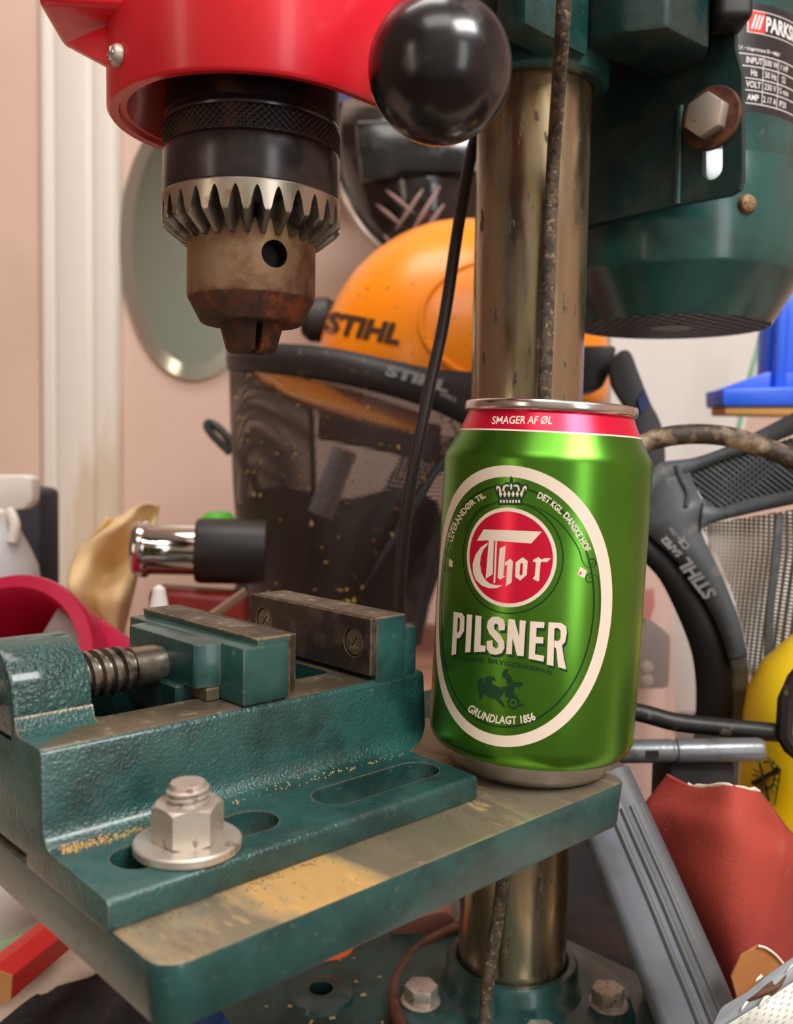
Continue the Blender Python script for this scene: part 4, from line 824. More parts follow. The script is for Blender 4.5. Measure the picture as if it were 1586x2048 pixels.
# heat gun
hg = root('heat_gun', P(400, 1260, 560), 'heat gun with chrome nozzle and black shroud behind the vise', 'heat gun')
hax = (HR*.985-ZZ*.02+HF*.12).normalized(); MG = axis_frame(P(268, 1098, 560), hax, ZZ); kg = 560/FPX
b = nb(); lathe(b, [(0, 3), (44*kg, 3), (46*kg, -1), (52*kg, 0), (56*kg, 6*kg), (57*kg, 26*kg), (50*kg, 34*kg), (50*kg, 135*kg)], MG, 48, cap=False); obj('nozzle', b, 'chrome', hg, sharp=50)
b = nb(); lathe(b, [(50*kg, 128*kg), (62*kg, 122*kg), (66*kg, 130*kg), (66*kg, 260*kg), (0, 262*kg)], MG, 48); obj('shroud', b, 'tool_black', hg)
b = nb(); prism(b, [(40*kg, -72*kg), (230*kg, -84*kg), (230*kg, -296*kg), (30*kg, -296*kg)], -50*kg, 40*kg, frame(P(268, 1098, 565), HR, ZZ, HF)); bev(b, 5, 3); obj('gun_body', b, 'tool_red', hg)
b = nb(); lathe(b, [(0, 22), (8, 21), (14, 15), (16, 6), (13, -4), (0, -5)], frame(P(436, 1086, 640), HR, HF, ZZ), 32); tag(obj('green_cap', b, 'leaf_green'), 'bright green cap behind the black heat gun shroud', 'cap')  # domed top of a green cap
b = nb(); lathe(b, [(0, 10), (3, 8), (6, -8), (0, -10)], frame(P(318, 1208, 470), HR, HF, ZZ), 16); tag(obj('white_cone', b, 'white_plastic'), 'small white cone behind the moving jaw', 'cone')
mat('wood_strip', (120, 92, 72), .6); b = nb(); tube(b, [P(420, 1235, 480), P(490, 1185, 500)], 3, 8, flat=.6); tag(obj('wooden_stick', b, 'wood_strip'), 'thin brown wooden stick behind the vise jaws', 'stick')
# ================================================================ RIGHT BACKGROUND
mat('frame_grey', (84, 88, 92), 0.5, 0, [((110, 108, 104), 90, .6, .75, 4)], [(150, .05, .4)])
mat('frame_black', (20, 18, 18), 0.55); mat('smoke_film', (90, 84, 40), 0.3, alpha=.75)
mesh_screen('fine_mesh', (150, 142, 134), 0.50, 1.9)
fs = root('face_shield', P(1440, 1470, 470), 'dark grey mesh face shield turned upside down at the right edge', 'face shield')
def fd(x, y): return 470+((x-1300)/300)**2*-30+max(0, y-1100)*.05
def fp(x, y, o=0): return P(x, y, fd(x, y)+o)
topE = [(1296, 945), (1326, 925), (1384, 918), (1442, 900), (1500, 872), (1560, 842), (1640, 800)]
# frame as strips between pairs of curves, with thickness
def strip(name, A, Bc, m, th=3.0, o=0, n=6, parent=fs):
    a = cr2(A, n, False); c = cr2(Bc, n, False); bm = nb(); quadgrid(bm, [[fp(x, y, o) for x, y in a], [fp((x+x2)/2, (y+y2)/2, o-.8) for (x, y), (x2, y2) in zip(a, c)], [fp(x, y, o) for x, y in c]]); return obj(name, bm, m, parent, solid=th)
fr = strip('upper_frame', topE, [(1296, 1000), (1340, 965), (1378, 945), (1440, 920), (1503, 900), (1560, 880), (1640, 845)], 'frame_grey')
strip('side_frame', [(1296, 965), (1292, 1000), (1292, 1035), (1296, 1066), (1337, 1105), (1378, 1150), (1414, 1206), (1443, 1265), (1461, 1321)], [(1380, 945), (1384, 962), (1400, 995), (1414, 1012), (1402, 1060), (1436, 1134), (1461, 1193), (1481, 1249), (1495, 1310)], 'frame_grey')
strip('cross_frame', [(1405, 1005), (1442, 1017), (1496, 1000), (1586, 983), (1640, 975)], [(1400, 1062), (1420, 1046), (1500, 1026), (1586, 1008), (1640, 1000)], 'frame_grey', o=-1)
strip('black_edge', [(1285, 1050), (1295, 1065), (1337, 1105), (1378, 1150), (1414, 1206), (1443, 1265), (1461, 1321), (1464, 1377), (1463, 1450)], [(1280, 1112), (1292, 1126), (1319, 1157), (1344, 1204), (1369, 1260), (1385, 1309), (1392, 1366), (1392, 1417), (1390, 1450)], 'frame_black', th=5, o=4)
strip('smoked_rim', [(1461, 1300), (1464, 1377), (1462, 1450)], [(1494, 1300), (1497, 1377), (1482, 1450)], 'smoke_film', th=1.5, o=3)
# vent grid: bars both ways over a dark recess
gp = [(1372, 942), (1394, 928), (1503, 901), (1600, 872), (1600, 980), (1496, 1000), (1442, 1017), (1414, 1010), (1384, 962)]
b = nb(); B2 = [b.verts.new(fp(x, y, 5)) for x, y in gp]; b.faces.new(B2); gr = obj('vent_backing', b, 'frame_black', fs, solid=1)
def clipseg(p, q, poly):
    ts = [];
    for i in range(len(poly)):
        a, c = poly[i], poly[(i+1) % len(poly)]; dx, dy = q[0]-p[0], q[1]-p[1]; ex, ey = c[0]-a[0], c[1]-a[1]; den = dx*ey-dy*ex
        if abs(den) < 1e-9: continue
        t = ((a[0]-p[0])*ey-(a[1]-p[1])*ex)/den; s = ((a[0]-p[0])*dy-(a[1]-p[1])*dx)/den
        if 0 <= s <= 1: ts.append(t)
    ts.sort(); return (ts[0], ts[-1]) if len(ts) > 1 else None
b = nb()
for fam, (ux, uy) in enumerate(((.80, .60), (.78, -.62))):
    for k in range(-34, 34):
        c0 = (1372+k*9.5*(-uy if fam == 0 else uy*-1), 960+k*9.5*(ux))
        r_ = clipseg((c0[0]-400*ux, c0[1]-400*uy), (c0[0]+400*ux, c0[1]+400*uy), gp)
        if r_:
            p0 = (c0[0]-400*ux+800*ux*r_[0], c0[1]-400*uy+800*uy*r_[0]); p1 = (c0[0]-400*ux+800*ux*r_[1], c0[1]-400*uy+800*uy*r_[1])
            if math.hypot(p1[0]-p0[0], p1[1]-p0[1]) > 6: tube(b, [fp(*p0, 1+fam), fp(*p1, 1+fam)], .72, 6)
o = obj('vent_grid', b, 'frame_grey', fs); o['kind'] = 'stuff'
# fine mesh window
b = nb(); g = []
for j in range(17):
    t = j/16; y0 = 1050+t*330; xl = [1400, 1436, 1461, 1481, 1495, 1500, 1500][min(6, int(t*5.2))]+([36, 25, 20, 14, 5, 0, 0][min(6, int(t*5.2))])*((t*5.2) % 1)
    g.append([fp(xl+(1640-xl)*u, y0-u*40*(1-t), 2+6*math.sin(u*3+t*2)) for u in [k/12 for k in range(13)]])
V = quadgrid(b, g); uvl = b.loops.layers.uv.new('UVMap'); ids = {v: (v.co.dot(HR), v.co.z) for r in V for v in r}
for f in b.faces:
    for l in f.loops: l[uvl].uv = ids[l.vert]
obj('mesh_window', b, 'fine_mesh', fs, sharp=180)
b = nb(); tube(b, cr([fp(1560, 1030, -2), fp(1550, 1120, -2), fp(1540, 1220, -2), fp(1536, 1320, -2)], 5), 3.2, 8, flat=.5); obj('window_rib', b, 'frame_grey', fs)
b = nb(); tube(b, cr([fp(1353, 930, -2.2), fp(1362, 955, -2.2), fp(1376, 985, -2.2), fp(1372, 1012, -2.2)], 5), 1.4, 8); obj('frame_bead', b, 'frame_grey', fs)
mat('rag_white', (214, 212, 210), .9, 0, [((176, 166, 150), 14, .45, .62, 4)], [(40, .3, 2)])
b = nb(); quadgrid(b, [[P(1420+u*260-t*5, 1030+t*330+14*math.sin(u*6+t*3), 640+16*math.sin(u*9+t*6)+30*u) for u in [k/16 for k in range(17)]] for t in [j/12 for j in range(13)]]); tag(obj('white_rag', b, 'rag_white', solid=2, sharp=180), 'crumpled white rag behind the mesh face shield', 'rag')
# lettering, upside down along the rim
def rot_text(bm, s, x0, y0, ang, size, bold=.04, shear=.2):
    ca, sa = math.cos(ang), math.sin(ang); put(bm, text_faces(s, 1.0, bold, 1.0, shear, 'LEFT'), lambda u, v: fp(x0+(u*ca+v*sa)*size, y0+(u*sa-v*ca)*size, -3.2))
b = nb(); rot_text(b, 'STIHL', 1434, 1188, math.radians(180+52), 37); rot_text(b, 'SAFE2', 1366, 1108, math.radians(180+46), 19); rot_text(b, 'CE', 1381, 1093, math.radians(180+52), 20, .02, 0); rot_text(b, 'EN 1731', 1368, 1082, math.radians(180+48), 11, .02, 0); obj('rim_lettering', b, 'print_grey', fs)
# blue clamp
mat('clamp_blue', (26, 92, 226), 0.38); mat('clamp_pad', (196, 146, 76), 0.6)
bc_ = root('bar_clamp', P(1540, 900, 640), 'blue plastic bar clamp with tan pad at the right edge', 'clamp')
FB = frame(P(1540, 760, 640), HR, ZZ, HF); kb_ = 640/FPX
def kp(pts): return [((x-1540)*kb_, (760-y)*kb_) for x, y in pts]
b = nb(); prism(b, kp([(1432, 782), (1434, 810), (1436, 816), (1640, 812), (1640, 774), (1560, 776)]), -14, 22, FB); bev(b, 1.5, 2); bj = obj('clamp_jaw', b, 'clamp_blue', bc_)
b = nb(); prism(b, kp([(1434, 782), (1530, 745), (1580, 745), (1640, 770), (1640, 786)]), -3, 3, FB); bev(b, .8, 2); obj('jaw_rib', b, 'clamp_blue', bj)
b = nb(); prism(b, kp([(1534, 780), (1534, 640), (1560, 560), (1640, 560), (1640, 780)]), 2, 20, FB); bev(b, 1.5, 2); obj('clamp_stem', b, 'clamp_blue', bc_)
b = nb(); prism(b, kp([(1540, 780), (1542, 640), (1562, 590), (1566, 640), (1564, 780)]), -8, 2, FB); bev(b, 1.5, 2); obj('stem_rib', b, 'clamp_blue', bc_)
b = nb(); prism(b, kp([(1440, 816), (1640, 812), (1640, 832), (1442, 832)]), -11, 18, FB); bev(b, 1.5, 2); obj('jaw_pad', b, 'clamp_pad', bc_)
mat('white_board', (208, 202, 196), 0.55)  # added pale board for wall that is only lit differently
b = nb(); ext(b, [(1220, 620), (1540, 620), (1470, 960), (1455, 1425), (1220, 1425)], 900, 12); bev(b, 1, 1); tag(obj('pale_wall_board', b, 'white_board'), 'pale board added for the brighter wall below the motor', 'board')
mat('thin_green', (120, 170, 140), 0.4); b = nb(); tube(b, cr([P(1535, 600, 820), P(1517, 690, 820), P(1498, 760, 820), P(1476, 860, 820)], 5), 2.2, 8); tag(obj('green_string', b, 'thin_green'), 'thin pale green string in front of the pale wall board', 'string')
# worn hose arching behind the can
mat('hose_worn', (60, 46, 36), 0.6, 0, [((168, 148, 116), 30, .50, .62, 5, .8), ((120, 100, 76), 140, .55, .68, 5)], [(200, .5, 1.2)], stretch=(1, 1, 1))
b = nb(); tube(b, cr([P(1240, 940, 410), P(1275, 895, 408), P(1330, 874, 406), P(1400, 868, 405), P(1470, 876, 404), P(1540, 900, 402), P(1600, 926, 400), P(1660, 970, 398)], 8), 4.4, 14); tag(obj('worn_hose', b, 'hose_worn'), 'worn brown hose arching from behind the can to the right', 'hose')
# black ear muff arm below the motor
em_ = root('ear_muff_bracket', P(1290, 960, 560), 'black plastic ear muff bracket between column and pale wall board', 'bracket')
b = nb(); ext(b, cr2([(1228, 715), (1258, 700), (1280, 750), (1302, 805), (1318, 835), (1328, 870), (1330, 935), (1300, 960), (1275, 900), (1256, 820), (1226, 765)], 4), 560, 9); bev(b, 1.5, 2); obj('arm', b, 'visor_strap', em_)
b = nb(); ext(b, [(1288, 780), (1299, 806), (1296, 818), (1282, 826), (1276, 800)], 557.5, 3); mat('navy_print', (34, 48, 110), .5); obj('blue_patch', b, 'navy_print', em_)
b = nb(); ext(b, [(1150, 690), (1236, 690), (1224, 740), (1205, 778), (1150, 782)], 575, 30); bev(b, 3, 2); obj('muff_cup', b, 'visor_black', em_)
# clear storage box with contents, seen past the can
mat('clear_plastic', (226, 206, 196), 0.15, alpha=.30); mat('grey_metal', (104, 98, 96), 0.5, .3); mat('rose_card', (216, 170, 152), 0.7); mat('red_card', (206, 96, 92), 0.6)
tbx = root('storage_box', P(1330, 1480, 560), 'clear plastic storage box with grey parts behind the can', 'box')
b = nb(); ext(b, [(1250, 1110), (1372, 1105), (1400, 1300), (1392, 1440), (1385, 1740), (1250, 1740)], 540, 60); bev(b, 3, 2); obj('box_shell', b, 'clear_plastic', tbx)
b = nb(); ext(b, [(1255, 1235), (1300, 1238), (1344, 1272), (1340, 1378), (1255, 1380)], 575, 30); bev(b, 3, 2); gd = obj('grey_drawer', b, 'grey_metal', tbx)
for yy in (1334, 1360):
    b = nb(); lathe(b, [(4, 0), (3.2, 2.4), (0, 3)], axis_frame(P(1294, yy, 574.5), -FW), 16); obj('drawer_stud', b, 'steel_zinc', gd)
b = nb(); ext(b, [(1250, 1110), (1340, 1130), (1350, 1420), (1350, 1610), (1250, 1610)], 615, 6); obj('box_lining', b, 'rose_card', tbx)
b = nb(); ext(b, [(1284, 1180), (1308, 1178), (1310, 1210), (1300, 1240), (1284, 1235)], 570, 3); obj('red_tag', b, 'red_card', tbx)
# yellow bottle
mat('bottle_yellow', (246, 196, 10), 0.35, 0, [((250, 214, 40), 6, .45, .65, 2)]); mat('ink_black', (40, 34, 12), 0.5)
yb_ = root('yellow_bottle', P(1600, 1660, 440), 'yellow plastic bottle with black line emblem at the right edge', 'bottle')
MY = frame(P(1620, 1500, 440), HR, HF, ZZ); ky = 440/FPX; ybr = 130*ky
b = nb(); lathe(b, [(0, -147-MY.translation.z), (ybr*.96, -147-MY.translation.z), (ybr, -142-MY.translation.z), (ybr*1.0, 60*ky), (ybr*.97, 110*ky), (ybr*.78, 170*ky), (ybr*.45, 220*ky), (ybr*.2, 250*ky), (0, 252*ky)], MY @ Matrix.Rotation(.04, 4, 'Y'), 64); yb1 = obj('bottle_shell', b, 'bottle_yellow', yb_)
def yhit(px, py):
    q = ray(px, py); o = CAM-MY.translation; ox, oy = o.dot(HR), o.dot(HF); dx, dy = q.dot(HR), q.dot(HF); A = dx*dx+dy*dy; B_ = ox*dx+oy*dy; D = B_*B_-A*(ox*ox+oy*oy-(ybr+2.2)**2); t = (-B_-math.sqrt(max(D, 0)))/A; return CAM+q*t
def ypoly(bm, pts, w):
    for p, q in zip(pts, pts[1:]): tube(bm, [yhit(*p), yhit(*q)], w, 6)
b = nb(); Y4 = lambda x, y: (1440+x*.2003, 1250+y*.2003)
ypoly(b, [Y4(325, 1580), Y4(590, 1440)], 1.0); ypoly(b, [Y4(395, 1370), Y4(440, 1560), Y4(490, 1760)], .5); ypoly(b, [Y4(465, 1310), Y4(605, 1440), Y4(545, 1800)], .3)
ypoly(b, [Y4(*p) for p in [(430, 1370), (490, 1360), (530, 1420), (545, 1520), (530, 1600), (490, 1630), (460, 1610)]], .4)
for k in range(7): a = -1.0+k*.42; ypoly(b, [Y4(470+70*math.cos(a)*1.1, 1510+110*math.sin(a)), Y4(470+120*math.cos(a)*1.1, 1510+185*math.sin(a))], .3)
for k in range(6): a = 1.6+k*.4; ypoly(b, [Y4(420+40*math.cos(a), 1510+80*math.sin(a)), Y4(420+100*math.cos(a), 1510+170*math.sin(a))], .3)
obj('bottle_emblem', b, 'ink_black', yb1)
# black cable with square frame corner
mat('cable_black', (24, 22, 21), 0.45, 0, [((112, 100, 84), 60, .62, .74, 5)], [(150, .3, 1)])
b = nb(); tube(b, cr([P(1230, 1415, 402), P(1290, 1428, 400), P(1350, 1444, 398), P(1420, 1452, 396), P(1500, 1460, 393), P(1562, 1466, 390)], 8), 4.0, 12); tag(obj('black_cable', b, 'cable_black'), 'stiff black cable running right from behind the can', 'cable')
b = nb(); tube(b, [P(1640, 1300, 384), P(1590, 1360, 386), P(1572, 1400, 386), P(1568, 1470, 386), P(1580, 1490, 386), P(1640, 1540, 384)], 3.6, 8); tag(obj('wire_frame', b, 'cable_black'), 'bent black metal frame corner in front of the yellow bottle', 'frame')
b = nb(); ext(b, [(1592, 1380), (1660, 1340), (1660, 1520), (1590, 1480), (1576, 1462), (1578, 1410)], 390, 3); bev(b, .6, 1); mat('worn_grey', (150, 146, 140), .6, 0, [((90, 88, 86), 60, .45, .6, 5)]); tag(obj('worn_plate', b, 'worn_grey'), 'worn grey plate inside the black frame corner', 'plate')
# knurled grey rod
mat('anodised_grey', (122, 124, 128), 0.35, 0.5, [((92, 92, 94), 60, .5, .7, 4)], [(700, .25, .4)])
rd = root('knurled_rod', P(1400, 1520, 385), 'grey knurled metal rod lying behind the can', 'rod')
b = nb(); ra, rb = P(1240, 1503, 388), P(1526, 1499, 385); d_ = (rb-ra).normalized(); L_ = (rb-ra).length; lathe(b, [(0, 0), (4.6, 0), (4.8, 1), (4.8, L_*.36), (4.3, L_*.37), (4.3, L_*.39), (4.9, L_*.40), (4.9, L_-2), (4.2, L_), (0, L_)], axis_frame(ra, d_), 32); obj('rod_barrel', b, 'anodised_grey', rd)
b = nb(); M = axis_frame(ra-FW*4.4, d_, -FW); box(b, (-.6, -1.4, L_*.16), (.8, 1.4, L_*.25), M); obj('rod_slot', b, 'hole_dark', rd)
mat('box_black', (22, 20, 21), .7, 0, [((44, 36, 30), 20, .5, .7, 5)])
b = nb(); ta, tb_ = (P(1345, 1520, 384)-wl(0, 0, 0)), (P(1478, 1520, 384)-wl(0, 0, 0)); box(b, (ta.dot(HR), 380, -138.7), (tb_.dot(HR), 408, P(1400, 1520, 386).z-1.4), frame(wl(0, 0, 0), HR, HF, ZZ)); bev(b, 2, 2); tag(obj('black_case', b, 'box_black'), 'small black case under the grey knurled rod', 'case')
# red sandpaper, curled
mat('sand_red', (164, 58, 44), 0.75, 0, [((140, 44, 36), 12, .42, .62, 3), ((180, 118, 108), 10, .60, .85, 6), ((196, 100, 84), 900, .74, .9, 2)], [(1100, .5, .4)]); mat('paper_edge', (226, 214, 196), .8)
sp_ = root('sandpaper_sheet', P(1430, 1960, 360), 'curled red sandpaper sheet with torn pale edge', 'sandpaper')
Lp = [(1335, 1548), (1310, 1580), (1285, 1620), (1290, 1700), (1330, 1800), (1390, 1900), (1440, 1990), (1470, 2120)]; Rp = [(1518, 1582), (1548, 1620), (1580, 1662), (1640, 1720), (1640, 1800), (1640, 1900), (1640, 1990), (1640, 2120)]
Lc = cr2(Lp, 6, False); Rc = cr2(Rp, 6, False); b = nb(); g = []
for j, ((x0, y0), (x1, y1)) in enumerate(zip(Lc, Rc)):
    t = j/(len(Lc)-1); g.append([P(x0+(x1-x0)*u, y0+(y1-y0)*u-(math.sin(PI*u)*0 if j else 0)+(1-t)*14*math.sin(PI*min(1, u*1.6)), 372-14*t-16*math.sin(PI*u)*(1-t*.4)+10*math.sin(u*5+t*4)) for u in [k/18 for k in range(19)]])
quadgrid(b, g); obj('sheet', b, 'sand_red', sp_, sharp=180, solid=.8)
b = nb(); tube(b, [g[0][k]+Vector((0, 0, random.uniform(-.4, .6))) for k in range(4, 19)], [random.uniform(.4, .9) for _ in range(15)], 6); obj('torn_edge', b, 'paper_edge', sp_)
# ribbed grey handle
mat('handle_grey', (112, 116, 124), 0.32, 0, [((92, 94, 100), 20, .45, .65, 4), ((146, 136, 96), 200, .82, .95, 4)], [(160, .12, .6)]); mat('handle_dark', (84, 86, 88), 0.5, 0, [((140, 128, 88), 160, .74, .9, 5)])
gh = root('ribbed_handle', P(1400, 2100, 330), 'grey plastic tool handle with long ribs under the table corner', 'handle')
pts = cr([P(1195, 1560, 372), P(1238, 1660, 362), P(1285, 1770, 353), P(1330, 1880, 344), P(1375, 1990, 337), P(1415, 2100, 330), P(1450, 2200, 324)], 8)
b = nb(); n_ = len(pts); rows_ = []
for i, p in enumerate(pts):
    t = (pts[min(i+1, n_-1)]-pts[max(i-1, 0)]).normalized(); side = t.cross(FW).normalized(); 
    if side.dot(RT) < 0: side = -side
    nor = side.cross(t).normalized(); nor = nor if nor.dot(FW) < 0 else -nor; w = 13.5+1.5*i/n_; h = 9.0; rw = []
    for k in range(48):
        a = 2*PI*k/48; ca, sa = math.cos(a), math.sin(a); q = 1.0
        xx = w*math.copysign(abs(ca)**.6, ca); yy = h*math.copysign(abs(sa)**.7, sa)
        rw.append(p+side*xx+nor*yy)
    rows_.append(rw)
V = quadgrid(b, rows_, closed_u=True); b.faces.new(V[0][::-1]); b.faces.new(V[-1])
for f in b.faces:
    c_ = f.calc_center_median(); i = min(range(n_), key=lambda q_: (pts[q_]-c_).length); e_ = c_-pts[i]; f.material_index = 1 if (e_.dot(RT) > 1.5 and e_.dot(FW) < -1) else 0
hb = obj('handle_body', b, ['handle_grey', 'handle_dark'], gh, sharp=60)
for kx in (-.05, .25, .52, .78):
    b = nb(); line = []
    for i, p in enumerate(pts[6:-3]):
        i += 6; t = (pts[min(i+1, n_-1)]-pts[max(i-1, 0)]).normalized(); side = t.cross(FW).normalized(); side = side if side.dot(RT) > 0 else -side; nor = side.cross(t).normalized(); nor = nor if nor.dot(FW) < 0 else -nor; w = 13.5+1.5*i/n_
        line.append(p+side*(kx*w)+nor*(9.0*(1-abs(kx)**3.3*.75)+.1))
    tube(b, line, 1.1, 8, flat=1.0); obj('handle_rib', b, 'handle_dark', gh)
# brown card disc and torn grey pack
mat('card_brown', (178, 116, 66), 0.6, 0, [((164, 104, 58), 40, .45, .6, 3)]); mat('pack_grey', (142, 146, 152), 0.5); mat('pack_inside', (96, 62, 46), 0.7); mat('pack_white', (222, 220, 210), 0.5); mat('pack_ink', (128, 130, 128), .6)
A3 = lambda x, y: (1400+x*.11728, 1840+y*.11728)
dsk = root('card_disc', P(1510, 1990, 318), 'brown cardboard disc with pale edge stuck behind the grey pack', 'disc')
b = nb(); ext(b, [A3(*p) for p in [(990, 440), (1120, 470), (1280, 580), (1420, 740), (1500, 900), (1480, 1200), (1200, 1500), (640, 1500), (620, 1290), (530, 970), (620, 780), (710, 600)]], 318, 1.2); bev(b, .2, 1); obj('disc_face', b, 'card_brown', dsk)
b = nb(); tube(b, cr([P(*A3(990, 440), 317.4), P(*A3(1120, 475), 317.4), P(*A3(1280, 585), 317.4), P(*A3(1415, 735), 317.4)], 5), .45, 6); obj('disc_edge', b, 'paper_edge', dsk)
pk = root('torn_pack', P(1540, 2070, 300), 'torn grey cardboard pack printed with sizes in the bottom right corner', 'pack')
def pp_(x, y, o=0): return P(*A3(x, y), 300+(1774-y)*.008+o)
b = nb(); vv = [b.verts.new(pp_(x, y)) for x, y in [(340, 1530), (420, 1450), (800, 1230), (1200, 900), (1420, 750), (1700, 560), (1900, 600), (1900, 900), (1560, 1120), (1100, 1400), (760, 1600), (480, 1774), (300, 1900), (180, 1900), (240, 1750)]]; b.faces.new(vv); obj('pack_panel', b, 'pack_grey', pk, solid=.8)
b = nb(); vv = [b.verts.new(pp_(x, y, -.8)) for x, y in [(800, 1370), (1010, 1210), (1120, 1110), (1230, 1030), (1260, 1100), (1300, 1110), (1470, 930), (1460, 990), (1390, 1130), (1240, 1290), (1090, 1300), (960, 1350), (830, 1390)]]; b.faces.new(vv); obj('torn_hole', b, 'pack_inside', pk, solid=.3)
for tp in ([(940, 1060), (960, 1000), (1040, 920), (1075, 965), (960, 1050)], [(690, 1540), (720, 1470), (790, 1380), (830, 1390), (760, 1490), (715, 1555)], [(1000, 1500), (1010, 1430), (1090, 1300), (1160, 1280), (1210, 1300), (1110, 1380), (1030, 1500)], [(1465, 870), (1560, 760), (1640, 720), (1640, 735), (1500, 860), (1475, 890)]):
    b = nb(); vv = [b.verts.new(pp_(x, y, -1.6)) for x, y in tp]; b.faces.new(vv); obj('torn_flap', b, 'pack_white', pk, solid=.4)
b = nb(); vv = [b.verts.new(pp_(x, y, -1.0)) for x, y in [(470, 1780), (760, 1600), (1100, 1390), (1400, 1180), (1600, 1050), (1900, 900), (1900, 2000), (380, 2000)]]; b.faces.new(vv); wp = obj('printed_panel', b, 'pack_white', pk, solid=.4)
b = nb()
for i in range(7):
    for j in range(9):
        x0, y0 = 700+j*150-i*30, 1690+i*105-j*92; 
        if x0 > 1800 or y0 > 1850 or y0 < 1100: continue
        s_ = random.choice(['0,80', '0,60', '1,00', '0,90', '0,50', 'mm', '100', '0,65'])
        put(b, text_faces(s_, 1.0, .02, .9, 0, 'CENTER'), lambda u, v, x0=x0, y0=y0: pp_(x0+(u*.55+v*.10)*58+v*10, y0+(u*-.34*1.0)*58-v*58*.95+u*0, -1.6))
obj('panel_print', b, 'pack_ink', wp)
q = P(1640, 2130, 312); b = nb(); box(b, (-40, -8, -150-q.z), (30, 26, 0), frame(q, HR, HF, ZZ)); bev(b, 1, 1); obj('pack_body', b, 'pack_grey', pk)
# ================================================================ UNDER THE TABLE
mat('pencil_red', (214, 44, 40), 0.4, 0, [((150, 100, 60), 50, .64, .70, 5)]); mat('wood_bare', (188, 132, 78), .7)
pn = root('carpenter_pencil', on_z(20, 1960, -150), 'red flat carpenter pencil lying under the table at the left', 'pencil')
pa, pb = P(-16, 1972, 352), P(150, 1838, 420); dvec = (pb-pa).normalized(); MPn = axis_frame(pa, dvec, ZZ)
b = nb(); Lp_ = (pb-pa).length; prism(b, [(-4.5, -8), (4.5, -8), (6.5, 0), (4.5, 8), (-4.5, 8), (-6.5, 0)], 0, Lp_*1.3, MPn); bev(b, .5, 1); obj('pencil_body', b, 'pencil_red', pn)
b = nb(); prism(b, [(-4.5, -8), (4.5, -8), (6.5, 0), (4.5, 8), (-4.5, 8), (-6.5, 0)], -.6, .3, MPn); obj('pencil_end', b, 'wood_bare', pn)
mat('tub_white', (226, 224, 214), .4); mat('tub_green', (176, 208, 164), .5); mat('tub_brown', (120, 88, 62), .6)
tu = root('white_tub', P(20, 1900, 440), 'white tub with pale green rim on the bench left of the table', 'tub')
MT = frame(P(-26, 1836, 440), HR, HF, ZZ); kt = 440/FPX
b = nb(); lathe(b, [(118*kt, -20*kt), (125*kt, 16*kt), (128*kt, 40*kt), (120*kt, 150*kt), (0, 152*kt)], MT, 48, cap=False); obj('tub_body', b, 'tub_white', tu)
b = nb(); lathe(b, [(122*kt, -26*kt), (134*kt, -24*kt), (136*kt, 0), (130*kt, 12*kt), (122*kt, 8*kt)], MT, 48, cap=False); obj('tub_rim', b, 'tub_green', tu)
b = nb(); lathe(b, [(0, -70*kt), (110*kt, -70*kt), (124*kt, -30*kt), (118*kt, -20*kt)], MT, 48, cap=False); obj('tub_foot', b, 'tub_brown', tu)
mat('cloth_black', (22, 20, 22), .9, 0, [((46, 40, 38), 60, .5, .7, 5)], [(90, .6, 2)])
b = nb(); g = []
ce = [(-60, 2090), (0, 2050), (60, 2000), (120, 1975), (185, 1955), (215, 1925), (262, 1916), (310, 1915)]
cL = cr2(ce, 5, False)
for j in range(7):
    g.append([on_z(x+j*6, y+j*26, -149.5+min(j, 3)*4+3*math.sin(x*.05+j)) for x, y in cL])
quadgrid(b, g); tag(obj('black_cloth', b, 'cloth_black', solid=2, sharp=180), 'black cloth bunched on the bench under the table', 'cloth')
mat('mat_black', (26, 25, 32), .8, 0, [((50, 42, 40), 20, .5, .7, 5)], [(60, .4, 3)])
b = nb(); prism(b, [(30, 380), (700, 330), (760, 700), (500, 1000), (-250, 900), (-120, 520)], -150.2, -147, frame(wl(0, 0, 0), HR, HF, ZZ))  # added dark sheet that keeps the bench dark where clutter would lie
c = nb(); prism(c, rrect(36, -4, 290, 192, 20), -160, -130); b = boolean(b, [c]); tag(obj('dark_sheet', b, 'mat_black'), 'black sheet added on the bench for dark clutter behind the drill base', 'mat')
mat('orange_bit', (240, 96, 20), .5); mat('blue_bit', (20, 86, 170), .4); mat('rosy_bit', (150, 104, 94), .6)
q = on_z(656, 1926, -147); b = nb(); lathe(b, [(0, -3), (12, -3), (14, 0), (12, 8), (0, 10)], frame(q, HR, HF, ZZ), 24); tag(obj('orange_plug', b, 'orange_bit'), 'small orange plastic plug beside the drill base', 'plug')
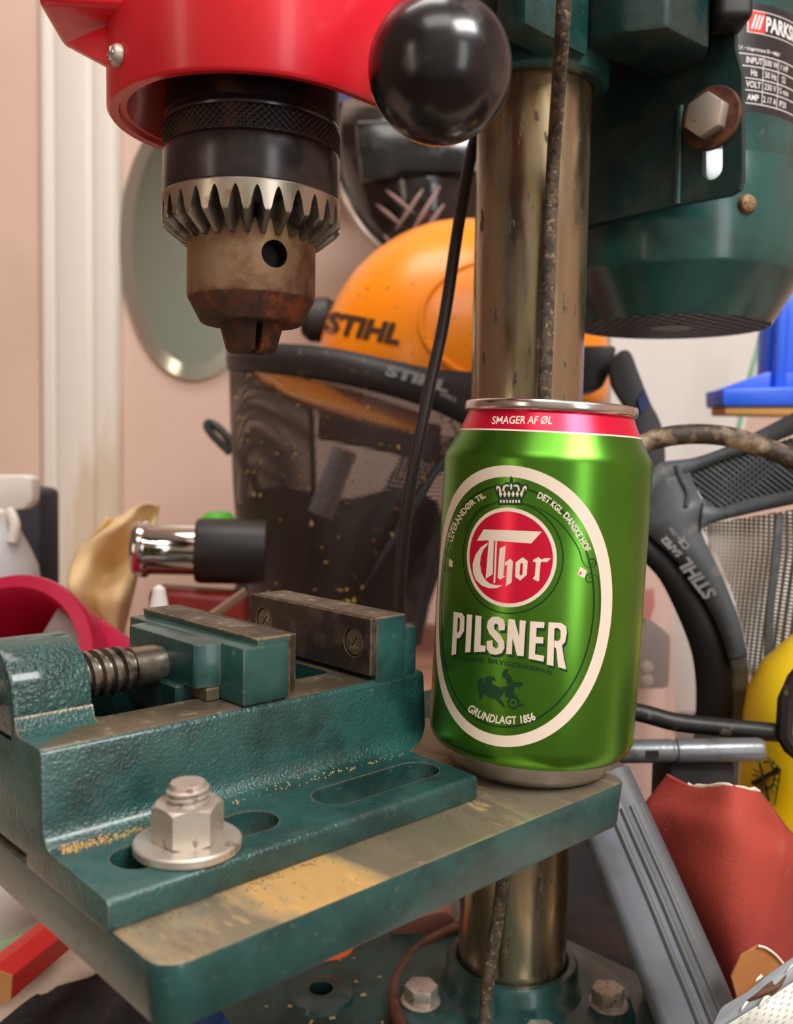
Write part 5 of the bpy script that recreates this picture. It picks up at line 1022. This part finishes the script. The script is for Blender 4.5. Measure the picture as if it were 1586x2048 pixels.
q = P(398, 2062, 300); b = nb(); lathe(b, [(0, -20), (9, -20), (10, 0), (8, 4), (0, 5)], frame(q, HR, HF, ZZ), 24); tag(obj('blue_plug', b, 'blue_bit'), 'blue plastic plug peeking from under the near table corner', 'plug')
q = P(848, 1850, 470); b = nb(); prism(b, rrect(-16, -11, 16, 9, 6), -8, 8, frame(q, (HR+ZZ*.25).normalized(), (ZZ-HR*.25).normalized(), HF)); bev(b, 2, 2); tag(obj('rosy_block', b, 'rosy_bit'), 'rosy brown block behind the column foot', 'block')
mat('crumb', (206, 176, 120), .8); b = nb()
for _ in range(70):
    x, y = random.uniform(60, 200), random.uniform(60, 175); s_ = random.uniform(.4, 1.3)
    if math.hypot(x-COL.x, y-COL.y) < 54 or math.hypot(x-hole.x, y-hole.y) < 15: continue
    M = Matrix.Translation((x, y, -138.6)) @ Matrix.Rotation(random.random()*6, 4, 'Z'); box(b, (-s_, -s_*.5, 0), (s_, s_*.5, .6), M)
tag(obj('sawdust', b, 'crumb', smooth=False), 'pale sawdust crumbs scattered on the drill base', 'sawdust', kind='stuff')
b = nb()
for _ in range(260):
    t = random.random(); x = random.uniform(2, 112); y = 18.8-abs(random.gauss(0, 1.6)) if t < .7 else random.uniform(3, 18); s_ = random.uniform(.06, .24)
    M = Matrix.Translation((x, y, 0)) @ Matrix.Rotation(random.random()*6, 4, 'Z'); box(b, (-s_, -s_*.6, 0), (s_, s_*.6, s_), M)
mat('wood_dust', (200, 164, 104), .9); bd = nb()
for _ in range(420):
    x = abs(random.gauss(0, 13))+1 if random.random() < .7 else random.uniform(1, 108); y = 46.2+random.gauss(0, .9); s_ = random.uniform(.08, .26); M = Matrix.Translation((x, y, 7.62+max(0, y-46.4)*.35)) @ Matrix.Rotation(random.random()*6, 4, 'Z'); box(bd, (-s_, -s_*.6, -.1), (s_, s_*.6, s_), M)
tag(obj('wood_dust', bd, 'wood_dust', smooth=False), 'golden wood dust gathered along the vise flange fillet', 'dust', kind='stuff')
mat('grit', (120, 100, 72), .9); tag(obj('metal_grit', b, 'grit', smooth=False), 'fine brown grit along the vise foot on the table', 'grit', kind='stuff')
